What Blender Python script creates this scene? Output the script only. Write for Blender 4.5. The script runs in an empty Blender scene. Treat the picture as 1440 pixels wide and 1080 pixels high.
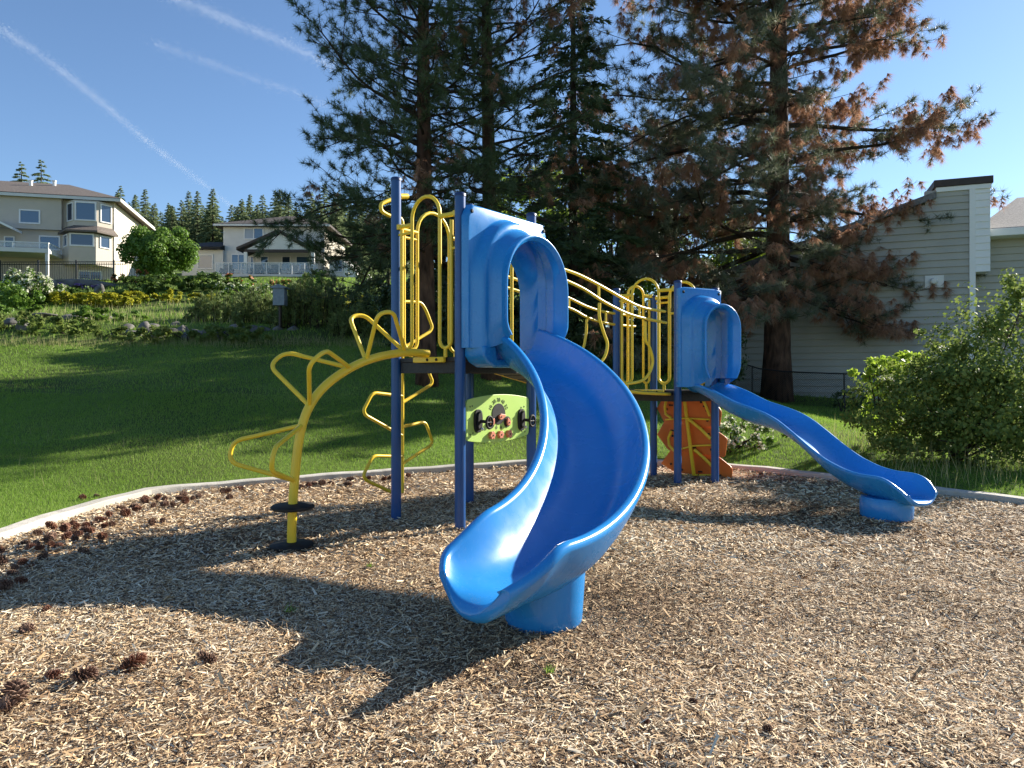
import bpy, math, random
import numpy as np
rng = np.random.default_rng(7)
random.seed(7)
C = bpy.context.scene.collection
PI = math.pi
V3 = lambda *a: np.array(a, float)

# ------------------------------------------------------------------ measuring helpers (photo pixels of a 1440 x 1080 frame)
F, CX, HY, EYE = 1000.0, 720.0, 530.0, 1.6
def at(px, py, d):
    return V3((px-CX)/F*d, d, EYE-(py-HY)/F*d)
def ground_at(px, py, z=0.0):
    d = (EYE-z)*F/(py-HY); return V3((px-CX)/F*d, d, z)
def on_plane(px, py, P0, dr):
    k = (px-CX)/F; t = (k*P0[1]-P0[0])/(dr[0]-k*dr[1])
    X, Y = P0[0]+t*dr[0], P0[1]+t*dr[1]
    return V3(X, Y, EYE-(py-HY)/F*Y)
def uz(px, py, P0, dr):
    p = on_plane(px, py, P0, dr)
    return ((p[0]-P0[0])*dr[0]+(p[1]-P0[1])*dr[1], p[2])
def unit(v):
    v = np.asarray(v, float); return v/np.linalg.norm(v)

# ------------------------------------------------------------------ mesh builder
class MB:
    def __init__(s): s.v = []; s.f = []; s.n = 0
    def add(s, verts, faces):
        verts = np.asarray(verts, float).reshape(-1, 3)
        s.v.append(verts); s.f += [tuple(int(i)+s.n for i in f) for f in faces]; s.n += len(verts)
    def hexa(s, p):   # 8 points: bottom ring 0-3, top ring 4-7
        s.add(p, [(3,2,1,0),(4,5,6,7),(0,1,5,4),(1,2,6,5),(2,3,7,6),(3,0,4,7)])
    def box(s, x0, x1, y0, y1, z0, z1):
        s.hexa([(x0,y0,z0),(x1,y0,z0),(x1,y1,z0),(x0,y1,z0),(x0,y0,z1),(x1,y0,z1),(x1,y1,z1),(x0,y1,z1)])
    def fbox(s, P0, dr, nn, u0, u1, z0, z1, o0, o1):
        P0 = np.array([P0[0], P0[1], 0.]); dr = np.array([dr[0], dr[1], 0.]); nn = np.array([nn[0], nn[1], 0.])
        g = lambda u, o, z: P0+dr*u+nn*o+V3(0, 0, z)
        s.hexa([g(u0,o0,z0),g(u1,o0,z0),g(u1,o1,z0),g(u0,o1,z0),g(u0,o0,z1),g(u1,o0,z1),g(u1,o1,z1),g(u0,o1,z1)])
    def tube(s, pts, r, n=8, cap=True):
        pts = np.asarray(pts, float); m = len(pts)
        r = np.broadcast_to(np.asarray(r, float), (m,))
        T = np.gradient(pts, axis=0); T /= np.linalg.norm(T, axis=1)[:, None]+1e-12
        a = V3(0,0,1) if abs(T[0][2]) < .9 else V3(1,0,0)
        N = np.cross(T[0], a); N /= np.linalg.norm(N)
        ang = np.arange(n)*2*PI/n; ca, sa = np.cos(ang)[:, None], np.sin(ang)[:, None]
        vs = []
        for i in range(m):
            N = N-T[i]*N.dot(T[i]); N /= np.linalg.norm(N)+1e-12
            B = np.cross(T[i], N)
            vs.append(pts[i]+r[i]*(ca*N+sa*B))
        f = []
        for i in range(m-1):
            for j in range(n):
                k = (j+1) % n; f.append((i*n+j, i*n+k, (i+1)*n+k, (i+1)*n+j))
        if cap: f += [tuple(range(n-1, -1, -1)), tuple(range((m-1)*n, m*n))]
        s.add(np.concatenate(vs), f)
    def lathe(s, prof, n=24, c=(0,0,0), axis=None):
        c = np.asarray(c, float)
        if axis is None: A, U, W = V3(0,0,1), V3(1,0,0), V3(0,1,0)
        else:
            A = unit(axis); U = unit(np.cross(A, V3(0,0,1) if abs(A[2]) < .9 else V3(1,0,0))); W = np.cross(A, U)
        vs = []
        for r, h in prof:
            for j in range(n):
                a = 2*PI*j/n; vs.append(c+A*h+r*(U*math.cos(a)+W*math.sin(a)))
        f = []
        for i in range(len(prof)-1):
            for j in range(n):
                k = (j+1) % n; f.append((i*n+j, i*n+k, (i+1)*n+k, (i+1)*n+j))
        f += [tuple(range(n-1,-1,-1)), tuple(range((len(prof)-1)*n, len(prof)*n))]
        s.add(vs, f)
    def prism(s, poly, off):   # polygon of 3D points, thickness vector
        poly = np.asarray(poly, float); off = np.asarray(off, float); n = len(poly)
        s.add(np.concatenate([poly, poly+off]), [tuple(range(n)), tuple(range(2*n-1, n-1, -1))]+[(j, j+n, (j+1)%n+n, (j+1)%n) for j in range(n)])
    def loft(s, rings, closed=False, caps=False):
        R = [np.asarray(r, float) for r in rings]; n = len(R[0]); f = []
        for i in range(len(R)-1):
            for j in range(n if closed else n-1):
                k = (j+1) % n; f.append((i*n+j, i*n+k, (i+1)*n+k, (i+1)*n+j))
        if caps: f += [tuple(range(n-1,-1,-1)), tuple(range((len(R)-1)*n, len(R)*n))]
        s.add(np.concatenate(R), f)
    def build(s, name, m, parent=None, smooth=False, bevel=0, fixn=False, sharp=None):
        me = bpy.data.meshes.new(name)
        me.from_pydata(np.concatenate(s.v).tolist(), [], s.f)
        if fixn:
            import bmesh
            b = bmesh.new(); b.from_mesh(me); bmesh.ops.recalc_face_normals(b, faces=b.faces); b.to_mesh(me); b.free()
        return link(name, me, m, parent, smooth, bevel, sharp)

def link(name, me, m, parent=None, smooth=False, bevel=0, sharp=None):
    me.update()
    o = bpy.data.objects.new(name, me); C.objects.link(o)
    if m: me.materials.append(m)
    if smooth:
        me.polygons.foreach_set('use_smooth', [True]*len(me.polygons))
        if sharp: me.set_sharp_from_angle(angle=math.radians(sharp))
    if parent:
        o.parent = parent
        o.matrix_parent_inverse = PINV(parent)
    if bevel:
        b = o.modifiers.new('bevel', 'BEVEL'); b.width = bevel; b.segments = 2; b.limit_method = 'ANGLE'
        b.harden_normals = False
    return o
def PINV(p):
    from mathutils import Matrix
    return Matrix.Translation(-p.location)   # every parent stands unrotated at its own world location
def soup(name, V, m, parent=None, rnd=None):
    """many separate small faces as one mesh; V is (n, k, 3)"""
    n, k = V.shape[:2]
    me = bpy.data.meshes.new(name)
    me.vertices.add(n*k); me.vertices.foreach_set('co', V.reshape(-1).astype(np.float32))
    me.loops.add(n*k); me.loops.foreach_set('vertex_index', np.arange(n*k, dtype=np.int32))
    me.polygons.add(n); me.polygons.foreach_set('loop_start', np.arange(0, n*k, k, dtype=np.int32))
    try: me.polygons.foreach_set('loop_total', np.full(n, k, dtype=np.int32))
    except Exception: pass
    a = me.attributes.new('rnd', 'FLOAT', 'FACE')
    a.data.foreach_set('value', (rng.random(n) if rnd is None else rnd).astype(np.float32))
    me.update(calc_edges=True)
    return link(name, me, m, parent)
def tag(o, label, cat, group=None, kind=None):
    if label: o['label'] = label
    if cat: o['category'] = cat
    if group: o['group'] = group
    if kind: o['kind'] = kind
    return o
def empty(name, loc, label, cat, group=None):
    o = bpy.data.objects.new(name, None); C.objects.link(o); o.location = tuple(float(v) for v in loc)
    o.empty_display_size = .2
    return tag(o, label, cat, group)
def struct(o): o['kind'] = 'structure'; return o
def copy_tree(o, parent=None, mat_=None):
    c = o.copy(); C.objects.link(c)
    if parent: c.parent = parent
    for ch in [x for x in bpy.data.objects if x.parent == o]: copy_tree(ch, c)
    return c

# ------------------------------------------------------------------ materials
def mat(name, stops, rough=.6, ns=3., bump=0., bs=40., attr=False, transl=0., spec=.5, coat=0., metal=0., detail=4., coord='Object', stretch=None, n2=None):
    m = bpy.data.materials.new(name); m.use_nodes = True
    nt = m.node_tree; N = nt.nodes; L = nt.links
    b = N['Principled BSDF']; out = N['Material Output']
    b.inputs['Roughness'].default_value = rough; b.inputs['Metallic'].default_value = metal
    b.inputs['Specular IOR Level'].default_value = spec
    if coat: b.inputs['Coat Weight'].default_value = coat; b.inputs['Coat Roughness'].default_value = .12
    tc = N.new('ShaderNodeTexCoord'); src = tc.outputs[coord]
    if stretch:
        mp = N.new('ShaderNodeMapping'); mp.inputs['Scale'].default_value = stretch; L.new(src, mp.inputs[0]); src = mp.outputs[0]
    if not isinstance(stops[0], (tuple, list)): stops = [stops]
    col = None
    if len(stops) > 1:
        r = N.new('ShaderNodeValToRGB'); el = r.color_ramp.elements
        while len(el) < len(stops): el.new(.5)
        lo, hi = (0., 1.) if attr else (.3, .7)
        for i, c in enumerate(stops):
            el[i].position = lo+(hi-lo)*i/(len(stops)-1); el[i].color = (*c, 1)
        if attr:
            an = N.new('ShaderNodeAttribute'); an.attribute_name = 'rnd'; L.new(an.outputs['Fac'], r.inputs[0])
        else:
            nz = N.new('ShaderNodeTexNoise'); nz.inputs['Scale'].default_value = ns; nz.inputs['Detail'].default_value = detail
            L.new(src, nz.inputs['Vector']); L.new(nz.outputs['Fac'], r.inputs[0])
        col = r.outputs[0]
        if n2:   # second, larger noise that tints
            nz2 = N.new('ShaderNodeTexNoise'); nz2.inputs['Scale'].default_value = n2[0]; nz2.inputs['Detail'].default_value = 5; L.new(tc.outputs['Object'], nz2.inputs['Vector'])
            r2 = N.new('ShaderNodeValToRGB'); r2.color_ramp.elements[0].position = .42; r2.color_ramp.elements[1].position = .62; L.new(nz2.outputs['Fac'], r2.inputs[0])
            mx = N.new('ShaderNodeMix'); mx.data_type = 'RGBA'; L.new(r2.outputs[0], mx.inputs['Factor']); L.new(col, mx.inputs['A']); mx.inputs['B'].default_value = (*n2[1], 1)
            col = mx.outputs['Result']
        L.new(col, b.inputs['Base Color'])
    else: b.inputs['Base Color'].default_value = (*stops[0], 1)
    if bump:
        nb = N.new('ShaderNodeTexNoise'); nb.inputs['Scale'].default_value = bs; nb.inputs['Detail'].default_value = 6; L.new(src, nb.inputs['Vector'])
        bp = N.new('ShaderNodeBump'); bp.inputs['Strength'].default_value = bump; bp.inputs['Distance'].default_value = .02
        L.new(nb.outputs['Fac'], bp.inputs['Height']); L.new(bp.outputs[0], b.inputs['Normal'])
    if transl:
        t = N.new('ShaderNodeBsdfTranslucent'); mxs = N.new('ShaderNodeMixShader'); mxs.inputs[0].default_value = transl
        if col: L.new(col, t.inputs[0])
        else: t.inputs[0].default_value = (*stops[0], 1)
        L.new(b.outputs[0], mxs.inputs[1]); L.new(t.outputs[0], mxs.inputs[2]); L.new(mxs.outputs[0], out.inputs[0])
    return m

M = {}
M['blue'] = mat('blue_plastic', [(.016,.205,.54),(.022,.235,.58)], rough=.26, ns=2.5, bump=.02, bs=300, spec=.5)
def scuff(m):
    nt = m.node_tree; N = nt.nodes; L = nt.links; b = N['Principled BSDF']; tc = N.new('ShaderNodeTexCoord')
    nz = N.new('ShaderNodeTexNoise'); nz.inputs['Scale'].default_value = 4; nz.inputs['Detail'].default_value = 8; L.new(tc.outputs['Object'], nz.inputs['Vector'])
    mr = N.new('ShaderNodeMapRange'); mr.inputs['From Min'].default_value = .35; mr.inputs['From Max'].default_value = .7; mr.inputs['To Min'].default_value = .23; mr.inputs['To Max'].default_value = .33; L.new(nz.outputs['Fac'], mr.inputs['Value']); L.new(mr.outputs[0], b.inputs['Roughness'])
    mp = N.new('ShaderNodeMapping'); mp.inputs['Scale'].default_value = (30,5,9); mp.inputs['Rotation'].default_value = (.3,.2,.9); L.new(tc.outputs['Object'], mp.inputs[0])
    n2 = N.new('ShaderNodeTexNoise'); n2.inputs['Scale'].default_value = 3; n2.inputs['Detail'].default_value = 9; L.new(mp.outputs[0], n2.inputs['Vector'])
    cr = N.new('ShaderNodeValToRGB'); cr.color_ramp.elements[0].position = .60; cr.color_ramp.elements[1].position = .80; cr.color_ramp.elements[1].color = (.5,.5,.5,1); L.new(n2.outputs['Fac'], cr.inputs[0])
    mx = N.new('ShaderNodeMix'); mx.data_type = 'RGBA'; L.new(cr.outputs[0], mx.inputs['Factor']); src = b.inputs['Base Color'].links[0].from_socket; L.new(src, mx.inputs['A']); mx.inputs['B'].default_value = (.10,.30,.58,1); L.new(mx.outputs['Result'], b.inputs['Base Color'])
scuff(M['blue'])
M['post'] = mat('blue_post_paint', [(.008,.060,.205),(.012,.076,.25)], rough=.34, ns=4, spec=.5)
M['cap'] = mat('post_cap', [(.012,.035,.12)], rough=.4)
M['yellow'] = mat('yellow_powder_coat', [(.82,.55,.026),(.87,.61,.036)], rough=.38, ns=3, bump=.03, bs=120)
M['deck'] = mat('dark_deck_coating', [(.012,.010,.010),(.03,.026,.024)], rough=.55, ns=30, bump=.2, bs=90)
M['black'] = mat('black_rubber', [(.010,.010,.010),(.022,.022,.022)], rough=.65, ns=20, spec=.3)
M['orange'] = mat('orange_plastic', [(.66,.135,.018),(.74,.18,.026)], rough=.5, ns=3, bump=.05, bs=150)
M['lime'] = mat('lime_plastic', [(.42,.62,.13),(.46,.66,.15)], rough=.45, ns=4)
M['limeedge'] = mat('lime_engraved', [(.10,.16,.03)], rough=.6)
M['knob'] = mat('salmon_plastic', [(.60,.20,.12),(.68,.25,.15)], rough=.45, ns=10)
M['steel'] = mat('bolt_steel', [(.5,.5,.5)], rough=.3, metal=1)
M['concrete'] = mat('kerb_concrete', [(.34,.31,.26),(.50,.47,.41),(.42,.39,.33)], rough=.85, ns=6, bump=.3, bs=60, n2=(1.1,(.36,.34,.29)))
M['chip'] = mat('wood_chip', [(.10,.056,.030),(.28,.172,.090),(.52,.35,.185),(.66,.485,.285),(.79,.63,.41),(.56,.47,.35),(.88,.78,.57)], rough=.8, attr=True, spec=.25)
M['chipbase'] = mat('chip_bed', [(.06,.036,.022),(.20,.13,.08),(.42,.31,.20),(.12,.08,.05)], rough=.9, ns=55, bump=.9, bs=70, detail=8, spec=.2, n2=(.5,(.15,.105,.07)))
M['lawn'] = mat('lawn_soil', [(.08,.125,.022),(.125,.19,.034),(.16,.225,.05)], rough=.95, ns=14, bump=.7, bs=60, detail=8, spec=.1, n2=(.22,(.062,.082,.022)))
M['grass'] = mat('grass_blade', [(.13,.235,.026),(.185,.31,.038),(.24,.37,.055),(.30,.36,.10)], rough=.6, attr=True, transl=.5, spec=.3)
M['drygrass'] = mat('dry_grass', [(.22,.24,.08),(.40,.37,.18),(.30,.31,.12)], rough=.7, attr=True, transl=.35, spec=.2)
M['bark'] = mat('pine_bark', [(.030,.018,.013),(.085,.048,.032),(.14,.078,.05)], rough=.95, ns=7, bump=1.0, bs=14, stretch=(1,1,.3), detail=8, spec=.15)
M['twig'] = mat('dark_bark', [(.028,.020,.015),(.055,.040,.030)], rough=.9, ns=6, spec=.15)
M['needle'] = mat('pine_needle', [(.042,.072,.028),(.065,.105,.038),(.088,.128,.056),(.12,.145,.08)], rough=.5, attr=True, transl=.3, spec=.35)
M['needlebig'] = mat('hazed_grey_green_needle', [(.08,.105,.06),(.13,.155,.085),(.185,.20,.13),(.24,.24,.17)], rough=.5, attr=True, transl=.35, spec=.35)  # raised tones carry the lens-flare haze over the big pine
M['deadneedle'] = mat('dead_needle', [(.25,.125,.078),(.38,.205,.125),(.48,.285,.18),(.30,.16,.098)], rough=.65, attr=True, transl=.4, spec=.25)  # dead brown, also lifted for the flare haze
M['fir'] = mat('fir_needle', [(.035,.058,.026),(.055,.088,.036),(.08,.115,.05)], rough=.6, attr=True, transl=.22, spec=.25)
M['hillfir'] = mat('hazed_hill_fir_needle', [(.13,.175,.085),(.18,.23,.11),(.24,.29,.15)], rough=.7, attr=True, transl=.6, spec=.2)  # fir green lightened so that distance haze sits in the colour
M['leaf'] = mat('green_leaf', [(.085,.165,.022),(.125,.225,.032),(.18,.29,.045)], rough=.5, attr=True, transl=.42, spec=.35)
M['darkleaf'] = mat('dark_leaf', [(.032,.058,.020),(.055,.092,.028),(.085,.122,.042)], rough=.45, attr=True, transl=.3, spec=.4)
M['limeleaf'] = mat('lime_leaf', [(.24,.36,.03),(.32,.44,.05),(.40,.50,.08)], rough=.5, attr=True, transl=.5, spec=.35)
M['bushleaf'] = mat('bush_leaf', [(.11,.165,.036),(.165,.225,.050),(.24,.29,.08)], rough=.6, attr=True, transl=.45, spec=.2)
M['juniper'] = mat('juniper_leaf', [(.060,.110,.020),(.09,.155,.03),(.13,.20,.045)], rough=.6, attr=True, transl=.25, spec=.25)
M['goldjuniper'] = mat('golden_juniper_leaf', [(.20,.23,.018),(.40,.39,.028),(.54,.49,.04)], rough=.6, attr=True, transl=.3, spec=.25)
M['mugo'] = mat('mugo_needle', [(.105,.15,.045),(.155,.205,.06),(.21,.25,.085)], rough=.6, attr=True, transl=.25, spec=.25)
M['whiteflower'] = mat('white_flower', [(.55,.55,.40),(.72,.72,.58),(.62,.64,.45)], rough=.6, attr=True, transl=.35)
M['redflower'] = mat('coral_flower', [(.45,.10,.04),(.52,.20,.08)], rough=.6, attr=True, transl=.35)
M['purpleflower'] = mat('purple_flower', [(.22,.12,.36),(.30,.18,.45)], rough=.6, attr=True, transl=.35)
M['rock'] = mat('garden_rock', [(.07,.066,.06),(.13,.122,.112),(.19,.176,.16)], rough=.9, ns=3, bump=.7, bs=9, detail=8)  # greys lowered to put the missing tree shade into the stones
M['cone'] = mat('pine_cone_scale', [(.085,.036,.022),(.19,.080,.045),(.31,.16,.095)], rough=.65, ns=9, spec=.3)
M['conegrey'] = mat('weathered_cone_scale', [(.07,.038,.027),(.17,.098,.068),(.30,.20,.14)], rough=.75, ns=9, spec=.2)
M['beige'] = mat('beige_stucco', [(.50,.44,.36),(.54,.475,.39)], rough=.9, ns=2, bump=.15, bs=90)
M['cream'] = mat('sunlit_tint_stucco', [(.62,.56,.45),(.66,.60,.49)], rough=.9, ns=2, bump=.15, bs=90)  # paler wall copy; sunlight on the side walls put into the colour
M['white'] = mat('white_trim', [(.74,.73,.70),(.78,.77,.74)], rough=.5, ns=3)
M['offwhite'] = mat('off_white_siding', [(.62,.61,.57),(.67,.66,.62)], rough=.7, ns=2)
M['roof'] = mat('brown_shingles', [(.085,.068,.055),(.13,.105,.088),(.17,.14,.118)], rough=.9, ns=9, bump=.6, bs=30, stretch=(1,1,3))
M['darkroof'] = mat('black_roofing', [(.012,.012,.013),(.025,.024,.024)], rough=.9, ns=6)
M['brownroof'] = mat('dark_brown_shingles', [(.055,.042,.036),(.085,.068,.058)], rough=.9, ns=9, bump=.5, bs=30)
M['darkwood'] = mat('dark_brown_trim', [(.03,.018,.013),(.045,.028,.02)], rough=.6, ns=5)
M['siding'] = mat('grey_vinyl_siding', [(.35,.335,.285),(.40,.385,.33)], rough=.6, ns=1.2, bump=.05, bs=50)
M['shingle'] = mat('grey_shingles', [(.10,.098,.098),(.16,.155,.15),(.22,.21,.205)], rough=.9, ns=14, bump=.6, bs=40)
M['fence'] = mat('black_fence_metal', [(.010,.010,.011),(.02,.02,.02)], rough=.45, ns=5)
M['charcoal'] = mat('charcoal_wicker', [(.03,.03,.035),(.06,.06,.068)], rough=.8, ns=30)
M['boxgrey'] = mat('weathered_blue_grey_wood', [(.20,.24,.28),(.28,.32,.36)], rough=.8, ns=8)
M['ivyw'] = M['darkleaf']
def glass(name, col, rough=.05):
    m = mat(name, [col], rough=rough, spec=.8); m.node_tree.nodes['Principled BSDF'].inputs['Coat Weight'].default_value = .6
    return m
M['glass'] = glass('blue_window_glass', (.05,.10,.17))
M['glassdark'] = glass('dark_window_glass', (.025,.045,.08))
M['blind'] = mat('window_blind', [(.34,.38,.43)], rough=.3)
def railglass():
    m = bpy.data.materials.new('railing_glass'); m.use_nodes = True; nt = m.node_tree; N = nt.nodes; L = nt.links
    b = N['Principled BSDF']; b.inputs['Base Color'].default_value = (.55,.62,.66,1); b.inputs['Roughness'].default_value = .1
    t = N.new('ShaderNodeBsdfTransparent'); mx = N.new('ShaderNodeMixShader'); mx.inputs[0].default_value = .28
    L.new(t.outputs[0], mx.inputs[1]); L.new(b.outputs[0], mx.inputs[2]); L.new(mx.outputs[0], N['Material Output'].inputs[0]); return m
M['railglass'] = railglass()

# ------------------------------------------------------------------ camera, light, sky
cam = bpy.data.cameras.new('camera'); co = bpy.data.objects.new('camera', cam); C.objects.link(co)
co.location = (0, 0, EYE); co.rotation_euler = (PI/2, 0, 0)
cam.sensor_fit = 'HORIZONTAL'; cam.sensor_width = 36; cam.lens = 36*F/1440; cam.shift_y = -(540-HY)/1440
cam.clip_start = .05; cam.clip_end = 30000
bpy.context.scene.camera = co
SUN = unit(V3(.82, .572, .49)); EL = math.asin(SUN[2]); AZ = math.atan2(SUN[0], SUN[1])
sl = bpy.data.lights.new('sun', 'SUN'); sl.energy = 5.0; sl.angle = math.radians(.53); sl.color = (1, .93, .82)
so = bpy.data.objects.new('sun', sl); C.objects.link(so)
from mathutils import Vector
so.rotation_euler = Vector(tuple(SUN)).to_track_quat('Z', 'Y').to_euler(); so.location = (20, 12, 20)
w = bpy.data.worlds.new('World'); bpy.context.scene.world = w; w.use_nodes = True
nt = w.node_tree; bg = nt.nodes['Background']; sky = nt.nodes.new('ShaderNodeTexSky'); sky.sky_type = 'NISHITA'
sky.sun_disc = False; sky.sun_elevation = EL; sky.sun_rotation = AZ; sky.altitude = 500; sky.air_density = 1.0; sky.dust_density = .15; sky.ozone_density = 4.0
nt.links.new(sky.outputs[0], bg.inputs[0]); bg.inputs[1].default_value = .073
vs = bpy.context.scene.view_settings
vs.view_transform = 'Standard'; vs.look = 'None'; vs.exposure = 1.36; vs.gamma = 1
sc = bpy.context.scene
sc.cycles.max_bounces = 6; sc.cycles.diffuse_bounces = 3; sc.cycles.glossy_bounces = 3; sc.cycles.transmission_bounces = 4; sc.cycles.transparent_max_bounces = 8
sc.cycles.use_denoising = True

# ------------------------------------------------------------------ terrain
KERB = [(-4.92,-5),(-4.92,0),(-4.95,4),(-4.95,6.8),(-5.0,8.2),(-4.86,9.6),(-4.3,10.05),(-2.57,11.2),(-.97,12.1),(.26,12.8),(1.3,13.0),(2.5,12.9),(3.5,12.5),(4.2,11.85),(4.89,10.96),(5.69,9.76),(6.33,8.79),(7.4,7.0),(8.2,4),(8.4,0),(8.4,-5)]
KP = np.array(KERB)
def seg_dist(X, Y, P):
    best = np.full(X.shape, 1e9)
    for (a, b) in zip(P[:-1], P[1:]):
        ab = b-a; t = np.clip(((X-a[0])*ab[0]+(Y-a[1])*ab[1])/(ab@ab), 0, 1)
        best = np.minimum(best, np.hypot(X-a[0]-t*ab[0], Y-a[1]-t*ab[1]))
    return best
def inside(X, Y):
    r = np.zeros(X.shape, bool); n = len(KP)
    for i in range(n):
        a, b = KP[i], KP[(i+1) % n]
        c = ((a[1] > Y) != (b[1] > Y)) & (X < (b[0]-a[0])*(Y-a[1])/(b[1]-a[1]+1e-12)+a[0]); r ^= c
    return r
def sdist(X, Y):
    d = seg_dist(X, Y, KP); return np.where(inside(X, Y), -d, d)
cX = [-30,-4.9,-2.57,-.97,.26,2.27,3.94,4.89,5.69,6.33,30]; cY = [8.5,9.6,11.2,12.1,12.8,12.7,12.3,10.96,9.76,8.8,8.5]
def H(X, Y):
    X = np.asarray(X, float); Y = np.asarray(Y, float)
    c = np.interp(X, cX, cY); q = np.clip((Y-c)/(25-c), 0, 1)
    b = 2.65*q**1.15+np.interp(Y-25, [0,3,11,20,30,55,125,300,600], [0,.95,2.4,4.8,6.6,11,18,25,30])
    s = np.interp(X, [-3,5,9,14], [1,.72,.24,.2])
    return .05+b*s
def Hn(X, Y):
    return H(X, Y)+.03*np.sin(X*1.3+Y*.7)*np.clip((np.asarray(Y)-11)/6, 0, 1)
gx = np.unique(np.round(np.concatenate([np.arange(-7,9.01,.12), np.arange(-30,30.1,1.0), np.linspace(-400,400,60)]), 2))
gy = np.unique(np.round(np.concatenate([np.arange(4,13.6,.12), np.arange(-8,60,1.0), np.linspace(-40,600,60)]), 2))
GX, GY = np.meshgrid(gx, gy); SD = sdist(GX, GY)
Z = np.where(SD > .04, Hn(GX, GY), np.interp(SD, [-.1,.04], [-.14,.05]))
def grid(name, GX, GY, Z, m):
    ny, nx = GX.shape; mb = MB()
    idx = np.arange(nx*ny).reshape(ny, nx)
    f = np.stack([idx[:-1,:-1], idx[:-1,1:], idx[1:,1:], idx[1:,:-1]], -1).reshape(-1, 4)
    me = bpy.data.meshes.new(name); me.from_pydata(np.stack([GX,GY,Z],-1).reshape(-1,3).tolist(), [], f.tolist())
    return link(name, me, m, smooth=True)
struct(grid('ground', GX, GY, Z, M['lawn']))
px_ = np.arange(-5.6,9.0,.1); py_ = np.arange(-5,13.6,.1)
PX, PY = np.meshgrid(px_, py_); SD = sdist(PX, PY)
def chipz(X, Y):
    return .012*np.sin(X*2.1+.5)*np.sin(Y*1.7)+.008*np.sin(X*5.3+Y*3.1)-.02*np.exp(-((X+.1)**2+(Y-3.95)**2)/.25)
struct(grid('playground_surface', PX, PY, np.where(SD > .06, -.25, chipz(PX, PY)), M['chipbase']))
# kerb: one extruded concrete edging, with joints
mb = MB()
def offs(P, d):
    T = np.gradient(P, axis=0); T /= np.linalg.norm(T, axis=1)[:, None]; return P+np.stack([-T[:,1], T[:,0]], 1)*d
def resample(P, step):
    s = np.concatenate([[0], np.cumsum(np.hypot(*np.diff(P, axis=0).T))]); n = max(2, int(s[-1]/step)); t = np.linspace(0, s[-1], n)
    return np.stack([np.interp(t, s, P[:,0]), np.interp(t, s, P[:,1])], 1)
kp = resample(KP, .3)
prof = [(-.005,-.1),(0,.075),(.012,.088),(.15,.094),(.165,.08),(.17,-.1)]
rings = []
for o_, z_ in prof: q = offs(kp, o_); rings.append(np.column_stack([q, np.full(len(q), z_)]))
R = np.stack(rings, 1)
R[:,:,2] += (.006*np.sin(np.arange(len(kp))*1.7))[:, None]
mb.loft(list(R)); struct(mb.build('kerb', M['concrete'], smooth=True, sharp=40, fixn=True))

# ------------------------------------------------------------------ wood chips (uncountable)
def frustum_pts(n, y0, y1, margin=1.12, side=2.6):
    # the view's wedge of ground plus a strip on both sides of it
    hw = lambda y: .73*margin*y+side
    Y = rng.uniform(y0, y1, n*3); Y = Y[rng.random(n*3) < hw(Y)/hw(y1)][:int(n*min(2., (hw(y0)+hw(y1))/(hw(y0)+hw(y1)-2*side)))]
    return (rng.random(len(Y))*2-1)*hw(Y), Y
def chips(n, y0, y1, lmin, lmax, wmin, wmax):
    X, Y = frustum_pts(n, y0, y1); k = sdist(X, Y) < -.01; X, Y = X[k], Y[k]; n = len(X)
    a = rng.random(n)*PI; l = (lmin+(lmax-lmin)*rng.random(n)**1.6)/2; wd = (wmin+(wmax-wmin)*rng.random(n)**1.4)/2
    pitch = rng.normal(0,.22,n); roll = rng.normal(0,.45,n)
    d = np.stack([np.cos(a)*np.cos(pitch), np.sin(a)*np.cos(pitch), np.sin(pitch)], 1)
    s0 = np.stack([-np.sin(a), np.cos(a), 0*a], 1); up = np.cross(d, s0)
    s = s0*np.cos(roll)[:,None]+up*np.sin(roll)[:,None]
    c = np.stack([X, Y, chipz(X, Y)+.006+.022*rng.random(n)**2+np.abs(np.sin(pitch))*l*.8], 1)
    tp = .45+.5*rng.random((n,1))
    q = np.stack([c-d*l[:,None]-s*wd[:,None]*tp, c+d*l[:,None]-s*wd[:,None]*(1.45-tp), c+d*l[:,None]*1.05+s*wd[:,None]*(1.45-tp), c-d*l[:,None]*.95+s*wd[:,None]*tp], 1)
    return q
Q = np.concatenate([chips(135000,1.6,6.2,.018,.066,.004,.011), chips(85000,6.2,9.5,.03,.08,.008,.018), chips(45000,9.5,13.2,.04,.10,.012,.024), chips(1500,2.3,7,.06,.11,.012,.024), chips(60000,1.8,5.5,.008,.026,.003,.007), chips(7000,2.3,8,.08,.15,.0012,.0018)])
cc = Q.mean(1)
patch = .5+.25*np.sin(cc[:,0]*1.1+1.3*np.sin(cc[:,1]*.9))+.25*np.sin(cc[:,1]*1.9+cc[:,0]*.6)
scuff = np.exp(-((cc[:,0]-.75)**2/.5+(cc[:,1]-4.9)**2/.8))*.38+np.exp(-((cc[:,0]+.05)**2/.3+(cc[:,1]-3.9)**2/.12))*.25+np.exp(-((cc[:,0]-3.2)**2/.9+(cc[:,1]-8.5)**2/.2))*.3
rn = np.clip(rng.random(len(Q))*.95+(patch-.5)*.2-scuff, 0, 1)
tag(soup('wood_chips', Q, M['chip'], rnd=rn), 'shredded brown and tan wood chips covering the playground floor', 'wood chips', kind='stuff')

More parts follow.
